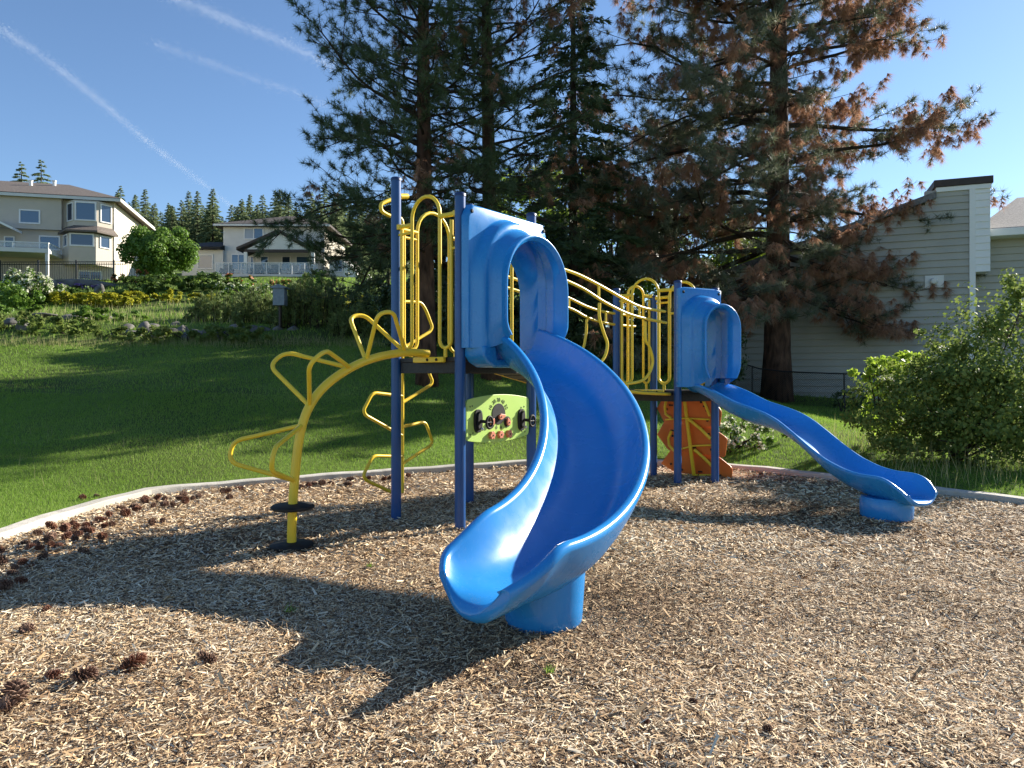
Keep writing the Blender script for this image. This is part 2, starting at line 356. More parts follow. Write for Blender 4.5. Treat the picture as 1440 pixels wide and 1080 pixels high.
# ------------------------------------------------------------------ grass (uncountable)
def blades(X, Y, h, wd, lean=.35):
    n = len(X); z = Hn(X, Y)-.005; a = rng.random(n)*2*PI; b = rng.random(n)*2*PI
    hh = h*(.55+.75*rng.random(n)); base = np.stack([X, Y, z], 1); s = np.stack([np.cos(a), np.sin(a), 0*a], 1)*(wd*(.7+.6*rng.random(n)))[:,None]/2
    tip = base+np.stack([np.cos(b)*lean*hh*rng.random(n), np.sin(b)*lean*hh*rng.random(n), hh], 1)
    return np.stack([base-s, base+s, tip], 1)
def lawnpts(n, y0, y1):
    X, Y = frustum_pts(n, y0, y1, 1.1, 2.); k = sdist(X, Y) > .17; return X[k], Y[k]
G = []
for n, y0, y1, h, wd in ((200000,6,12,.045,.006),(130000,12,17,.055,.010),(80000,17,25.5,.07,.016),(26000,25.5,37,.14,.03),(12000,37,52,.2,.06)):
    X, Y = lawnpts(n, y0, y1); G.append(blades(X, Y, np.full(len(X), h), np.full(len(X), wd), .8))
G = np.concatenate(G); gc = G[:,0]
gp = .5+.28*np.sin(gc[:,0]*.9+1.7*np.sin(gc[:,1]*.55))+.22*np.sin(gc[:,1]*1.3+gc[:,0]*.4)
tag(soup('lawn_grass', G, M['grass'], rnd=np.clip(rng.random(len(G))*.75+(gp-.35)*.42, 0, 1)), 'short mown green lawn grass sloping up behind the playground', 'grass', kind='stuff')
X = rng.uniform(-20,-4,2600); Y = 25.2+rng.normal(0,.35,2600)
X2 = rng.uniform(-22,-9,1500); Y2 = rng.uniform(28,37,1500); X3, Y3 = rng.uniform(-9,-4.9,160), rng.uniform(9.7,24,160)
D = [blades(X, Y, np.full(2600,.26), np.full(2600,.012), .5), blades(X2, Y2, np.full(1500,.35), np.full(1500,.03), .5), blades(X3, Y3, np.full(160,.22), np.full(160,.007), .4)]
k1 = rng.uniform(5.4,9.5,900), rng.uniform(9.6,14,900); D.append(blades(k1[0], k1[1], np.full(900,.42), np.full(900,.01), .5))
tag(soup('seeding_grass', np.concatenate(D), M['drygrass']), 'pale seeding grass stalks along the unmown edge of the lawn', 'tall grass', kind='stuff')
exec_later = []
# ------------------------------------------------------------------ the play structure: one bolted-together thing
A, B, Cc, D = V3(-.543,7.44), V3(-1.317,8.08), V3(-.545,9.09), V3(.229,8.45)
E_, F_, G_, H_ = V3(2.47,10.6), V3(3.10,10.86), V3(2.31,11.6), V3(1.66,11.3)
Z1, Z2 = 1.81, 1.40
play = empty('play_structure', (.9,9.2,0), 'blue and yellow playground climbing structure with two blue slides on wood chips', 'play structure')
def v3(p, z): return V3(p[0], p[1], z)
def smooth_path(pts, rad=.08, n=5):
    pts = [np.asarray(p, float) for p in pts]; out = [pts[0]]
    for i in range(1, len(pts)-1):
        p, a, b = pts[i], pts[i-1], pts[i+1]
        r = min(rad, np.linalg.norm(a-p)*.48, np.linalg.norm(b-p)*.48)
        s, e = p+unit(a-p)*r, p+unit(b-p)*r
        for t in np.linspace(0, 1, n): out.append((1-t)**2*s+2*t*(1-t)*p+t*t*e)
    out.append(pts[-1]); return np.array(out)
def catmull(pts, n=8):
    P = np.asarray(pts, float); P = np.concatenate([[2*P[0]-P[1]], P, [2*P[-1]-P[-2]]]); out = []
    for i in range(1, len(P)-2):
        for t in np.linspace(0, 1, n, endpoint=False):
            out.append(.5*((2*P[i])+(-P[i-1]+P[i+1])*t+(2*P[i-1]-5*P[i]+4*P[i+1]-P[i+2])*t*t+(-P[i-1]+3*P[i]-3*P[i+1]+P[i+2])*t**3))
    out.append(P[-2]); return np.array(out)
def clean(p):
    p = np.asarray(p); k = np.concatenate([[True], np.linalg.norm(np.diff(p, axis=0), axis=1) > 1e-4]); return p[k]
for p, h in ((A,3.52),(B,3.86),(Cc,3.80),(D,3.54),(E_,3.03),(F_,2.95),(G_,2.92),(H_,3.0)):
    mb = MB(); r = .057
    mb.lathe([(r,-.1),(r,h-.03)], 20, v3(p,0)); po = mb.build('post', M['post'], play, smooth=True, sharp=40)
    mb = MB(); mb.lathe([(r+.004,h-.035),(r+.005,h-.008),(r-.006,h+.004),(r-.03,h+.009),(.005,h+.011)], 20, v3(p,0)); mb.build('post_cap', M['cap'], po, smooth=True, sharp=50)
# decks
def deck(pts, z, name='deck'):
    mb = MB(); c = np.mean(pts, 0); q = [c+(p-c)*.985 for p in pts]
    mb.prism([v3(p, z-.05) for p in q], (0,0,.05)); d = mb.build(name, M['deck'], play, bevel=.008)
    mb = MB()
    for a, b in zip(q, q[1:]+q[:1]):
        dr = unit(b-a); L = np.linalg.norm(b-a); nn = V3(dr[1], -dr[0])
        if nn@(a-c) < 0: nn = -nn
        mb.fbox(a, dr, nn, .06, L-.06, z-.17, z-.052, -.03, -.002)
    mb.build('deck_skirt', M['deck'], d, bevel=.004)
    mb = MB()
    for k in range(1, 8):     # under-deck ribs
        t = k/8; p, r2 = q[0]+(q[1]-q[0])*t, q[3]+(q[2]-q[3])*t
        dr = unit(r2-p); mb.fbox(p, dr, (-dr[1],dr[0]), .08, np.linalg.norm(r2-p)-.08, z-.09, z-.052, -.012, .012)
    mb.build('deck_rib', M['deck'], d)
deck([A,B,Cc,D], Z1); deck([E_,F_,G_,H_], Z2)
# yellow entry arches between two posts
def arch_panel(P, Q, z, apex=1.76, fr=(.095,.265,.70,.875), arch=True, plate=False, right=True, left=True):
    dr = Q-P; L = np.linalg.norm(dr); dr = dr/L
    g = lambda f, zz: V3(P[0]+dr[0]*f*L, P[1]+dr[1]*f*L, z+zz)
    mb = MB(); r = .0205; top = 1.45
    def semic(fa, fb, zc, up):
        rr = (fb-fa)*L/2; return [V3(*(g((fa+fb)/2, zc)+np.append(dr,0)*(-rr*math.cos(t))+V3(0,0,up*rr*math.sin(t)))) for t in np.linspace(0, PI, 13)]
    a0, a1, b1, b0 = fr
    ra, rb, rc = (a1-a0)*L/2, (b0-b1)*L/2, (b1-a1)*L/2
    path = []
    if left: path += [g(a0,top)]+semic(a0,a1,.10+ra,-1)
    else: path += [g(a1,.02)]
    if arch: path += semic(a1,b1,apex-rc,1)
    else:
        path += [g(a1,top)]
        mb.tube(clean(path), r, 10); path = [g(b1,top)]
    if right: path += semic(b1,b0,.10+rb,-1)+[g(b0,top)]
    else: path += [g(b1,.02)]
    mb.tube(clean(path), r, 10)
    off = .05/L
    if left:
        mb.tube([g(off,top+.03), g(a1,top+.03)], .024, 10); mb.tube([g(off,top-.055), g(a1,top-.055)], .016, 8)
        mb.tube([g((a0+a1)/2,.02), g((a0+a1)/2,.10)], .022, 8)
    if right:
        mb.tube([g(b1,top+.06), g(1-off,top+.06)], .026, 10); mb.tube([g(b0,top-.3), g(1-off,top-.3)], .016, 8)
        mb.tube([g((b0+b1)/2,.0), g((b0+b1)/2,.10)], .022, 8)
    o = mb.build('entry_arch', M['yellow'], play, smooth=True, sharp=50)
    for f, zz in ((off*1.2,top+.03),(1-off*1.2,top+.06)):
        mb = MB(); mb.lathe([(.034,-.028),(.036,-.02),(.036,.02),(.034,.028)], 12, g(f,zz), (0,0,1)); mb.build('clamp', M['yellow'], o, smooth=True, sharp=40)
    return o
arch_panel(B, A, Z1); arch_panel(B, Cc, Z1); arch_panel(Cc, D, Z1, arch=True, apex=1.66)
arch_panel(H_, E_, Z2, apex=1.71); arch_panel(H_, G_, Z2, apex=1.66, fr=(.12,.30,.72,.88)); arch_panel(G_, F_, Z2, apex=1.70)
# threshold plates at the two open deck edges
for P, Q, z in ((B,A,Z1),(H_,E_,Z2)):
    dr = unit(Q-P); nn = V3(dr[1],-dr[0]); mb = MB(); L = np.linalg.norm(Q-P)
    nn = nn if nn@V3(-.5,-1) > 0 else -nn
    mb.fbox(P, dr, nn, .33*L, .80*L, z-.055, z+.004, .006, .05); o = mb.build('threshold_plate', M['yellow'], play, bevel=.008)
    for u in (.56,.70):
        mb = MB(); c = v3(P+dr*u*L+nn*.0505, z-.026); mb.lathe([(.016,0),(.016,.006),(.008,.01)], 10, c, v3(nn,0)); mb.build('bolt', M['black'], o)
# arch climber in front of the first deck
o0 = (A+B)/2; od = unit(V3(-2.07,6.67)-o0); lat = V3(od[1],-od[0],0)
arcpx = [(410,772),(410.5,740),(413,690),(420,622),(432,578),(455,545),(490,519),(528,503),(568,496),(602,497)]
ap = [on_plane(x,y,o0,od) for x, y in arcpx]; ap[0][2] = -.08
AP = catmull(ap, 8)
climber = None
mb = MB(); mb.tube(AP, .043, 16); climber = mb.build('arch_climber', M['yellow'], play, smooth=True, sharp=50)
def hand_loop(i0, i1, outd, latd, skew=0.):
    p1, p2 = np.array(ap_at(i0)), np.array(ap_at(i1)); m = (p1+p2)/2; t = unit(p2-p1)
    nrm = unit(np.cross(lat, t)); nrm = nrm if nrm@V3(od[0],od[1],.6) > 0 else -nrm
    tip = m+nrm*outd+lat*latd+t*skew
    half = np.linalg.norm(p2-p1)*.34
    mb = MB(); mb.tube(clean(smooth_path([p1, tip-t*half*.55, tip+t*half*.55, p2], .10, 7)), .0215, 12)
    mb.build('hand_loop', M['yellow'], climber, smooth=True, sharp=50)
def ap_at(py):
    # point of the climber's centreline at a given fraction of its length
    s = np.concatenate([[0], np.cumsum(np.linalg.norm(np.diff(AP, axis=0), axis=1))]); return [np.interp(py*s[-1], s, AP[:,k]) for k in range(3)]
for f0, f1, od_, ld, sk in ((.235,.41,.46,.44,-.06),(.475,.67,.44,.40,-.10),(.735,.90,.46,.27,-.10)):
    hand_loop(f0, f1, od_, ld, sk); hand_loop(f0, f1, od_, -ld, sk)
for z, f in ((.38,0),(.022,0)):
    k = np.argmin(np.abs(AP[:20,2]-z)); c = V3(AP[k][0],AP[k][1],z); mb = MB()
    mb.lathe([(.05,-.022),(.185,-.02),(.2,-.008),(.2,.008),(.185,.02),(.05,.03)], 28, c); mb.build('step_disc', M['black'], climber, smooth=True, sharp=40)
# snake climber beside the first deck
sn0 = V3(-1.36,8.86); sd_ = unit(Cc-B)
S = lambda px, py: on_plane(px, py, sn0, sd_)
mb = MB()
mb.tube(clean([S(566,330),S(566,420),S(566,520),S(566,600),S(566,693)]), .02, 10)
for pts in ([(566,424),(592,425),(599,436),(608,460),(605,466),(566,490)], [(566,514),(598,511),(608,536),(606,541),(566,566)],
            [(566,557),(524,552),(511,577),(514,584),(566,613)], [(566,600),(598,593),(608,620),(606,626),(566,652)],
            [(566,642),(524,641),(511,668),(514,675),(557,695)], [(566,502),(545,499),(531,504),(512,494),(517,470)][:3]):
    mb.tube(clean(smooth_path([S(*p) for p in pts], .07, 5)), .0205, 10)
mb.tube(clean(smooth_path([S(571,276),S(548,281),S(535,287),S(536,297),S(548,304),S(566,306),S(566,336)], .09, 6)), .024, 10)
mb.tube([S(562,276),S(573,276)], .034, 12)
mb.build('loop_ladder', M['yellow'], play, smooth=True, sharp=50)
# ---- slides
def U_section(w, hi, ho, th, n=18, p=3.0, dip=.07):
    """open channel; +side (inner) wall height hi, -side (outer) ho; returns ring (lateral, up)"""
    ph = np.linspace(-PI/2, PI/2, n); u = np.sign(np.sin(ph))*np.abs(np.sin(ph))**.8
    hh = np.where(u > 0, hi, ho)
    inner = [(w*a, h*abs(a)**p) for a, h in zip(u, hh)]
    out = []
    W = w+th
    for a, h in zip(u[::-1], hh[::-1]):
        out.append((W*a, -dip+(h-.012+dip)*abs(a)**(p*.85)))
    rimp = [(w+th*(.5-.5*math.cos(t)), hi+th*.42*math.sin(t)) for t in np.linspace(0, PI, 7)[1:-1]]
    riml = [(-W+th*(.5-.5*math.cos(t)), ho+th*.42*math.sin(t)) for t in np.linspace(0, PI, 7)[1:-1]]
    return np.array(inner+rimp+out+riml)
def sweep_chute(mb, Cn, Hd, secs, bank=None):
    rings = []
    for i, (c, h, s) in enumerate(zip(Cn, Hd, secs)):
        nr = V3(math.sin(h), -math.cos(h), 0)
        up = V3(0,0,1)
        rings.append(c+s[:,:1]*nr+s[:,1:]*up)
    # rounded lip at the end: the wall thins into its own mid-surface
    last = rings[-1]; n = len(last); t = V3(math.cos(Hd[-1]), math.sin(Hd[-1]), 0)
    nI = 18; mid = last.copy()
    for j in range(nI):
        k = nI+5+(nI-1-j); m_ = (last[j]+last[k])/2; mid[j] = m_; mid[k] = m_
    for j in range(nI, nI+5): mid[j] = (mid[nI-1]+last[j])/2
    for j in range(nI+5+nI, n): mid[j] = (mid[0]+last[j])/2
    for a, fwd in ((.08,.014),(.25,.030),(.5,.046),(.75,.056),(.94,.060)):
        q = last*(1-a)+mid*a; c_ = Cn[-1]; nr = V3(math.sin(Hd[-1]), -math.cos(Hd[-1]), 0); lt = (q-c_)@nr; W_ = np.abs(lt).max()
        rings.append(q-(lt*.16*a**1.5)[:,None]*nr+t*(fwd*(1-.95*(lt/W_)**2))[:,None])
    mb.loft(rings, closed=True, caps=True)
def hood(part, Mo, u, v, z0, zt, half, ring, botw=None, thick=.035, flange=.11, back=.25, inn=0.):
    """moulded slide entrance: flanged panel with stepped arches running out to a flared rim"""
    u3, v3_ = np.append(u,0), np.append(v,0); n1, n2 = 8, 22
    def P(a, z, vv): return V3(Mo[0],Mo[1],0)+u3*a+v3_*vv+V3(0,0,z)
    def archring(w, top, vv, zb, r=None, tuck=0.):
        r = w if r is None else r; zs = top-r; pts = []
        for k in range(n1):
            t = k/(n1); zz = zb+(zs-zb)*t; tk = tuck*max(0,1-t*3.2)**2; pts.append(P(-w+tk, zz, vv))
        for k in range(n2+1):
            t = PI-PI*k/n2; pts.append(P(w*math.cos(t), zs+r*math.sin(t), vv))
        for k in range(n1-1,-1,-1):
            t = k/(n1); zz = zb+(zs-zb)*t; tk = tuck*max(0,1-t*3.2)**2; pts.append(P(w-tk, zz, vv))
        return np.array(pts)
    def rectring(w, top, vv, zb, w0, top0):
        zs = top0-w0; pts = []
        for k in range(n1): pts.append(P(-w, zb+(zs-zb)*k/n1, vv))
        for k in range(n2+1):
            t = PI-PI*k/n2; c, s = math.cos(t), math.sin(t); kk = min(w/abs(c) if abs(c) > 1e-6 else 1e9, (top-zs)/s if s > 1e-6 else 1e9)
            pts.append(P(c*kk, zs+s*kk, vv))
        for k in range(n1-1,-1,-1): pts.append(P(w, zb+(zs-zb)*k/n1, vv))
        return np.array(pts)
    w0, t0 = ring[0][1], ring[0][2]; zb = z0
    R = [rectring(half-.02, zt-.02, -flange, zb, w0, t0), rectring(half, zt, -flange+.015, zb, w0, t0), rectring(half, zt, -.02, zb, w0, t0), rectring(half-.006, zt-.008, -.004, zb, w0, t0), rectring(half-.022, zt-.022, 0, zb, w0, t0)]
    for vv, w_, tp, tk in ring: R.append(archring(w_, tp, vv, zb+.13*(max(0,vv-.1)/(ring[-1][0]-.1))**1.6, None, tk))
    vv, w_, tp, tk = ring[-1]; zb2 = zb+.13
    R.append(archring(w_-.012, tp-.012, vv+.010, zb2, None, tk)); R.append(archring(w_-.03, tp-.03, vv+.006, zb2, None, tk)); R.append(archring(w_-.045, tp-.045, vv-.02, zb2, None, tk))
    for vv, w_, tp, tk in ring[::-1][1:]: R.append(archring(min(w_,ring[-1][1])-.05-inn*.5, tp-.06, max(vv-.02,-.0), zb2, None, tk))
    R.append(archring(ring[-1][1]-.055-inn, ring[-1][2]-.06, -flange, zb, None, 0)); R.append(archring(ring[-1][1]-.06-inn, ring[-1][2]-.065, -back, zb, None, 0)); R.append(archring(ring[-1][1]-.02, ring[-1][2]-.03, -back, zb, None, 0))
    mb = MB(); mb.loft(R); o = mb.build('hood', M['blue'], part, smooth=True, sharp=55, fixn=True)
    for a, z in ((-half+.055,zt-.075),(half-.055,zt-.075),(-half+.06,z0+.08)):
        mb = MB(); mb.lathe([(.021,-.004),(.021,.008),(.012,.014)], 12, P(a,z,0), v3_); mb.build('bolt', M['black'], o)
    return o
# spiral slide
spiral = empty('spiral_slide', (.2,6,0), None, None); spiral.parent = play; spiral.matrix_parent_inverse = PINV(play)
del_keys = [k for k in ('label','category') if k in spiral]
ua = unit(D-A); va = V3(ua[1], -ua[0]); Ms = (A+D)/2+va*.17
hood(spiral, Ms, ua, va, 1.90, 3.385, .70, [(0,.668,3.325,0),(.012,.655,3.312,0),(.03,.648,3.305,0),(.10,.632,3.285,0),(.128,.622,3.272,0),(.142,.602,3.252,0),(.148,.575,3.225,.01),(.153,.552,3.20,.02),(.168,.538,3.185,.03),(.19,.530,3.175,.04),(.26,.520,3.145,.07),(.285,.515,3.13,.08),(.297,.518,3.125,.09),(.33,.535,3.12,.07),(.365,.56,3.115,.08),(.38,.572,3.115,.08),(.388,.578,3.115,.08)])
x0,y0,h0,k0,k1,k2,L_,z1_,z2_,z3_,w_,hi_,ho_ = [0.013,7.89,-0.837,0.344,0.322,-0.431,4.005,1.419,0.20,0.315,0.375,0.345,0.315]
n = 64; s = np.linspace(0, 1, n); hd = h0-(k0*s+k1*s**2/2+k2*s**3/3)*L_
ds = L_/(n-1)
cx = x0+np.concatenate([[0], np.cumsum((np.cos(hd[1:])+np.cos(hd[:-1]))/2*ds)]); cy = y0+np.concatenate([[0], np.cumsum((np.sin(hd[1:])+np.sin(hd[:-1]))/2*ds)])
cz = 1.80*(1-s)**3+3*z1_*s*(1-s)**2+3*z2_*s*s*(1-s)+z3_*s**3
Cn = np.stack([cx,cy,cz], 1)
# run-out past the fitted part, still turning
ext = 5; kk = .5
for i in range(ext):
    h2 = hd[-1]-kk*.04; hd = np.append(hd, h2); f = (i+1)/ext
    Cn = np.append(Cn, [Cn[-1]+.04*V3(math.cos(h2), math.sin(h2), 0)+V3(0,0,.0-.010*f**3)], 0)
N_ = len(Cn); secs = []; hts = []
ss = lambda a: np.clip(a,0,1)**2*(3-2*np.clip(a,0,1))
arc = np.concatenate([[0], np.cumsum(np.linalg.norm(np.diff(Cn, axis=0), axis=1))]); rem = arc[-1]-arc
for i in range(N_):
    e_in, e_out = ss((rem[i]+.12)/.8), ss((rem[i]+.10)/.42)
    hi, ho = .085+(hi_-.085)*e_in, .07+(ho_-.07)*e_out
    hts.append((ho, hi))
    ww = w_*(1-.36*(1-min(1,rem[i]/.22))**2)
    secs.append(U_section(ww, hi, ho, .078, dip=.085+.03*(1-ss(rem[i]/.3)), p=2.6+.6*ss(rem[i]/.8)))
mb = MB(); sweep_chute(mb, Cn, hd, secs); mb.build('chute', M['blue'], spiral, smooth=True, sharp=75, fixn=True)
def underside(x, y, Cn, hd, secs_, W):
    i = int(np.argmin(np.hypot(Cn[:,0]-x, Cn[:,1]-y))); nr = V3(math.sin(hd[i]), -math.cos(hd[i])); a = ((V3(x,y)-Cn[i,:2])@nr)/W
    h = secs_[i][1] if a > 0 else secs_[i][0]
    return Cn[i,2]-.085+(h+.07)*min(1., abs(a))**2.6+.022
def foot(part, c, rb, rt, Cn, hd, hts, W, cap=.6):
    n = 48; rings = []
    for r, z in ((.78*rb,-.08),(.93*rb,0),(rb,.035)): rings.append([V3(c[0]+r*math.cos(t), c[1]+r*math.sin(t), z) for t in np.linspace(0, 2*PI, n, endpoint=False)])
    for f in (.3,.6,.85,1.):
        r = rb+(rt-rb)*f; rings.append([V3(c[0]+r*math.cos(t), c[1]+r*math.sin(t), .035+f*(min(cap, underside(c[0]+r*math.cos(t), c[1]+r*math.sin(t), Cn, hd, hts, W))-.035)) for t in np.linspace(0, 2*PI, n, endpoint=False)])
    mb = MB(); mb.loft(rings, closed=True); mb.add(rings[0], [tuple(range(n-1,-1,-1))]); mb.build('slide_foot', M['blue'], part, smooth=True, sharp=60)
foot(spiral, (.205,4.625), .25, .272, Cn, hd, hts, w_+.078)
# apron under the panel that carries the chute
mb = MB()
for r0, r1 in ((0,1),): 
    q = lambda a, z, vv: V3(Ms[0],Ms[1],0)+np.append(ua,0)*a+np.append(va,0)*vv+V3(0,0,z)
    mb.prism([q(a_,z_,-.12) for a_, z_ in ((-.63,1.925),(-.63,1.82),(-.57,1.75),(-.45,1.70),(.45,1.70),(.57,1.75),(.63,1.82),(.63,1.925),(.43,1.925),(.40,1.78),(-.40,1.78),(-.43,1.925))], np.append(va,0)*.27)
mb.build('apron', M['blue'], spiral, bevel=.022, smooth=True, sharp=60, fixn=True)
# wave slide
wave = empty('wave_slide', (3.6,9.2,0), None, None); wave.parent = play; wave.matrix_parent_inverse = PINV(play)
dw = unit(V3(.459,-.888)); W0 = V3(2.86,10.66)
uw = V3(-dw[1], dw[0]); 
hood(wave, W0-uw*.03, uw, dw, 1.45, 2.93, .40, [(0,.378,2.83,0),(.012,.370,2.822,0),(.03,.365,2.815,0),(.13,.355,2.79,0),(.152,.348,2.78,0),(.166,.335,2.765,0),(.172,.318,2.745,0),(.18,.305,2.73,.01),(.20,.298,2.72,.02),(.31,.292,2.685,.03),(.335,.290,2.675,.04),(.35,.294,2.67,.04),(.40,.315,2.66,.06),(.44,.338,2.655,.08),(.455,.348,2.655,.08)], thick=.03, back=.20, inn=.03)
rim = np.array([(0,1.50),(.1,1.495),(.29,1.47),(.6,1.38),(.95,1.25),(1.25,1.185),(1.5,1.12),(1.72,1.03),(2.0,.86),(2.2,.73),(2.43,.605),(2.69,.52),(2.9,.492),(3.1,.50),(3.2,.475),(3.3,.42),(3.38,.33)])
bot = np.array([(0,1.36),(.1,1.35),(.29,1.27),(.65,1.08),(1.05,.965),(1.48,.90),(1.77,.80),(2.05,.64),(2.3,.44),(2.6,.30),(2.85,.235),(3.1,.215),(3.38,.20)])
n = 70; tt = np.linspace(-.04, 3.38, n); 
def sm(x, tab):
    y = np.interp(x, tab[:,0], tab[:,1]); 
    for _ in range(3): y[1:-1] = (y[:-2]+2*y[1:-1]+y[2:])/4
    return y
zr, zb_ = sm(tt, rim), sm(tt, bot); Cn = np.stack([W0[0]+dw[0]*tt, W0[1]+dw[1]*tt, zb_+.07], 1); hw = math.atan2(dw[1], dw[0]); secs = []
for i in range(n):
    e = ss((3.38-tt[i])/.15); ww = .285*(1-.18*(1-e)**1.5); hh = max(.05, zr[i]-zb_[i]-.07)
    secs.append(U_section(ww, hh, hh, .045, p=3.2, dip=.07))
mb = MB(); sweep_chute(mb, Cn, [hw]*n, secs); mb.build('chute', M['blue'], wave, smooth=True, sharp=75, fixn=True)
c = W0+dw*2.97
mb = MB(); mb.lathe([(.20,-.06),(.25,.0),(.27,.03),(.275,.12),(.275,.22),(.26,.25)], 40, v3(c,0)); mb.build('slide_foot', M['blue'], wave, smooth=True, sharp=60)
for nm in (spiral, wave):
    for k in ('label','category'): 
        if k in nm: del nm[k]
spiral['label'] = 'large curving slide'; wave['label'] = 'straight wavy slide'
# bridge
bridge = empty('bridge', (1,9.6,1.5), None, None); bridge.parent = play; bridge.matrix_parent_inverse = PINV(play)
dn = unit(E_-D); df = unit(H_-Cc)
near1 = [(742,357),(765,366),(785,376),(815,387),(850,405),(880,422),(905,433),(935,438)]
near2 = [(742,374),(765,382),(790,392),(820,406),(850,425),(880,440),(905,447.5),(937,454)]
far1 = [(662,383),(705,387),(740,398),(795,417),(825,431),(850,438.5),(880,443),(893,445)]
far2 = [(662,399),(705,403),(740,413),(800,433),(825,446),(850,454),(880,458),(893,459)]
for pts, P0, dr in ((near1,D,dn),(near2,D,dn),(far1,Cc,df),(far2,Cc,df)):
    mb = MB(); mb.tube(catmull([on_plane(x,y,P0,dr) for x, y in pts], 6), .0205, 10); mb.build('handrail', M['yellow'], bridge, smooth=True, sharp=50)
for a, b, P0, dr in (((842,401),(842,420),D,dn),((768,367),(768,383),D,dn),((899,430),(899,446),D,dn),((852,439),(852,455),Cc,df),((800,418),(800,434),Cc,df)):
    mb = MB(); mb.tube([on_plane(*a,P0,dr), on_plane(*b,P0,dr)], .017, 8); mb.build('rail_spacer', M['yellow'], bridge, smooth=True, sharp=50)
for pts, P0, dr in (([(843,426),(843,447),(849,468),(854,484),(850,502),(838,515),(815,522)],D,dn),([(825,449),(824,470),(820,490),(812,503),(795,512)],Cc,df),([(907.5,452),(908,478),(913,487),(917.5,503),(917,515),(911,528),(901,536),(880,540)],D,dn)):
    mb = MB(); mb.tube(catmull([on_plane(x,y,P0,dr) for x, y in pts], 6), .021, 10); mb.build('hanger', M['yellow'], bridge, smooth=True, sharp=50)
mb = MB(); bw = .93
for k in range(12):
    t0, t1 = k/12+.006, (k+1)/12-.006
    zc = lambda t: Z1-.03+(Z2-Z1)*t-.10*math.sin(PI*t)
    c0, c1 = Cc+(H_-Cc)*t0, Cc+(H_-Cc)*t1; d0, d1 = D+(E_-D)*t0, D+(E_-D)*t1
    pts = []
    for zz in (-.045, 0):
        for (p, q_, t) in ((c0,d0,t0),(d0,c0,t0),(d1,c1,t1),(c1,d1,t1)):
            pp = p+(q_-p)*.06; pts.append(v3(pp, zc(t)+zz))
    mb.hexa(pts)
mb.build('walkway', M['deck'], bridge)
for P, Q in ((Cc,H_),(D,E_)):
    mb = MB(); mb.tube(catmull([v3(P+(Q-P)*t+ (0.05 if P is Cc else -.05)*unit(D-Cc), Z1-.06+(Z2-Z1)*t-.10*math.sin(PI*t)) for t in np.linspace(.04,.96,8)], 3), .022, 8); mb.build('bridge_beam', M['yellow'], bridge, smooth=True)
# ---- green activity panel between the two rear posts
pd = unit(D-A); pn = V3(pd[1], -pd[0])
Pp = A+pn*.0; Lp = np.linalg.norm(D-A)
TL, TR = .075, Lp-.075
def q3(u, z, o): return V3(Pp[0]+pd[0]*u+pn[0]*o, Pp[1]+pd[1]*u+pn[1]*o, z)
def outline(grow=0., n=9):
    pts = []
    um = (TL+TR)/2; hw_ = (TR-TL)/2+grow
    zt = lambda u: 1.355+.05*(1-((u-um)/hw_)**2)+grow; zb = lambda u: .925-.05*(1-((u-um)/hw_)**2)-grow
    for t in np.linspace(-.93,.93,19): pts.append((um+hw_*t, zt(um+hw_*t)))
    for t in np.linspace(.2,PI/2-.1,4): pts.append((um+hw_*(.93+.07*math.sin(t)), zt(um+hw_*.93)-.06*(1-math.cos(t))))
    for t in np.linspace(PI/2-.1,.2,4): pts.append((um+hw_*(.93+.07*math.sin(t)), zb(um+hw_*.93)+.06*(1-math.cos(t))))
    for t in np.linspace(.93,-.93,19): pts.append((um+hw_*t, zb(um+hw_*t)))
    for t in np.linspace(.2,PI/2-.1,4): pts.append((um-hw_*(.93+.07*math.sin(t)), zb(um-hw_*.93)+.06*(1-math.cos(t))))
    for t in np.linspace(PI/2-.1,.2,4): pts.append((um-hw_*(.93+.07*math.sin(t)), zt(um-hw_*.93)-.06*(1-math.cos(t))))
    return pts
panel = None
mb = MB(); ol = outline(); mb.prism([q3(u,z,.0) for u, z in ol], np.append(pn,0)*.02); panel = mb.build('activity_panel', M['lime'], play, bevel=.004, fixn=True)
panel['label'] = 'lime green dashboard play panel with dials'
def pz(px, py, o=.02): 
    u, z = uz(px, py, Pp+pn*o, pd); return u, z
def disc(name, px, py, r, o0, o1, m, sx=1., parent=None, n=28, flower=0):
    u, z = pz(px, py); mb = MB(); pts = []
    for k in range(n):
        a = 2*PI*k/n; rr = r*(1+.16*math.cos(flower*a)) if flower else r
        pts.append(q3(u+rr*sx*math.cos(a), z+rr*math.sin(a), o0))
    mb.prism(pts, np.append(pn,0)*(o1-o0)); return mb.build(name, m, parent or panel, bevel=.003, fixn=True)
sp = disc('speed_dial', 701, 582, .118, .02, .026, M['black'])
for (px, py, pl) in ((690,595,0),(713,593,0)): disc('small_dial', px, py, .062, .02, .028, M['black'])
def pointer(px, py, ang, ln, par):
    u, z = pz(px, py); mb = MB(); ca, sa = math.cos(ang), math.sin(ang)
    pts = [(-.03,-.02),(-.03,.02),(0,.034),(ln*.5,.024),(ln,.006),(ln,-.006),(ln*.5,-.024),(0,-.034)]
    mb.prism([q3(u+a*ca-b*sa, z+a*sa+b*ca, .032) for a, b in pts], np.append(pn,0)*.022); p = mb.build('pointer', M['knob'], panel, bevel=.004, fixn=True)
    mb = MB(); mb.lathe([(.009,.0),(.009,.003),(.004,.006)], 10, q3(u,z,.0545), np.append(pn,0)); mb.build('bolt', M['black'], p)
pointer(702,586,.12,.085,sp); pointer(690,594,1.0,.05,sp); pointer(713,594,1.9,.055,sp)
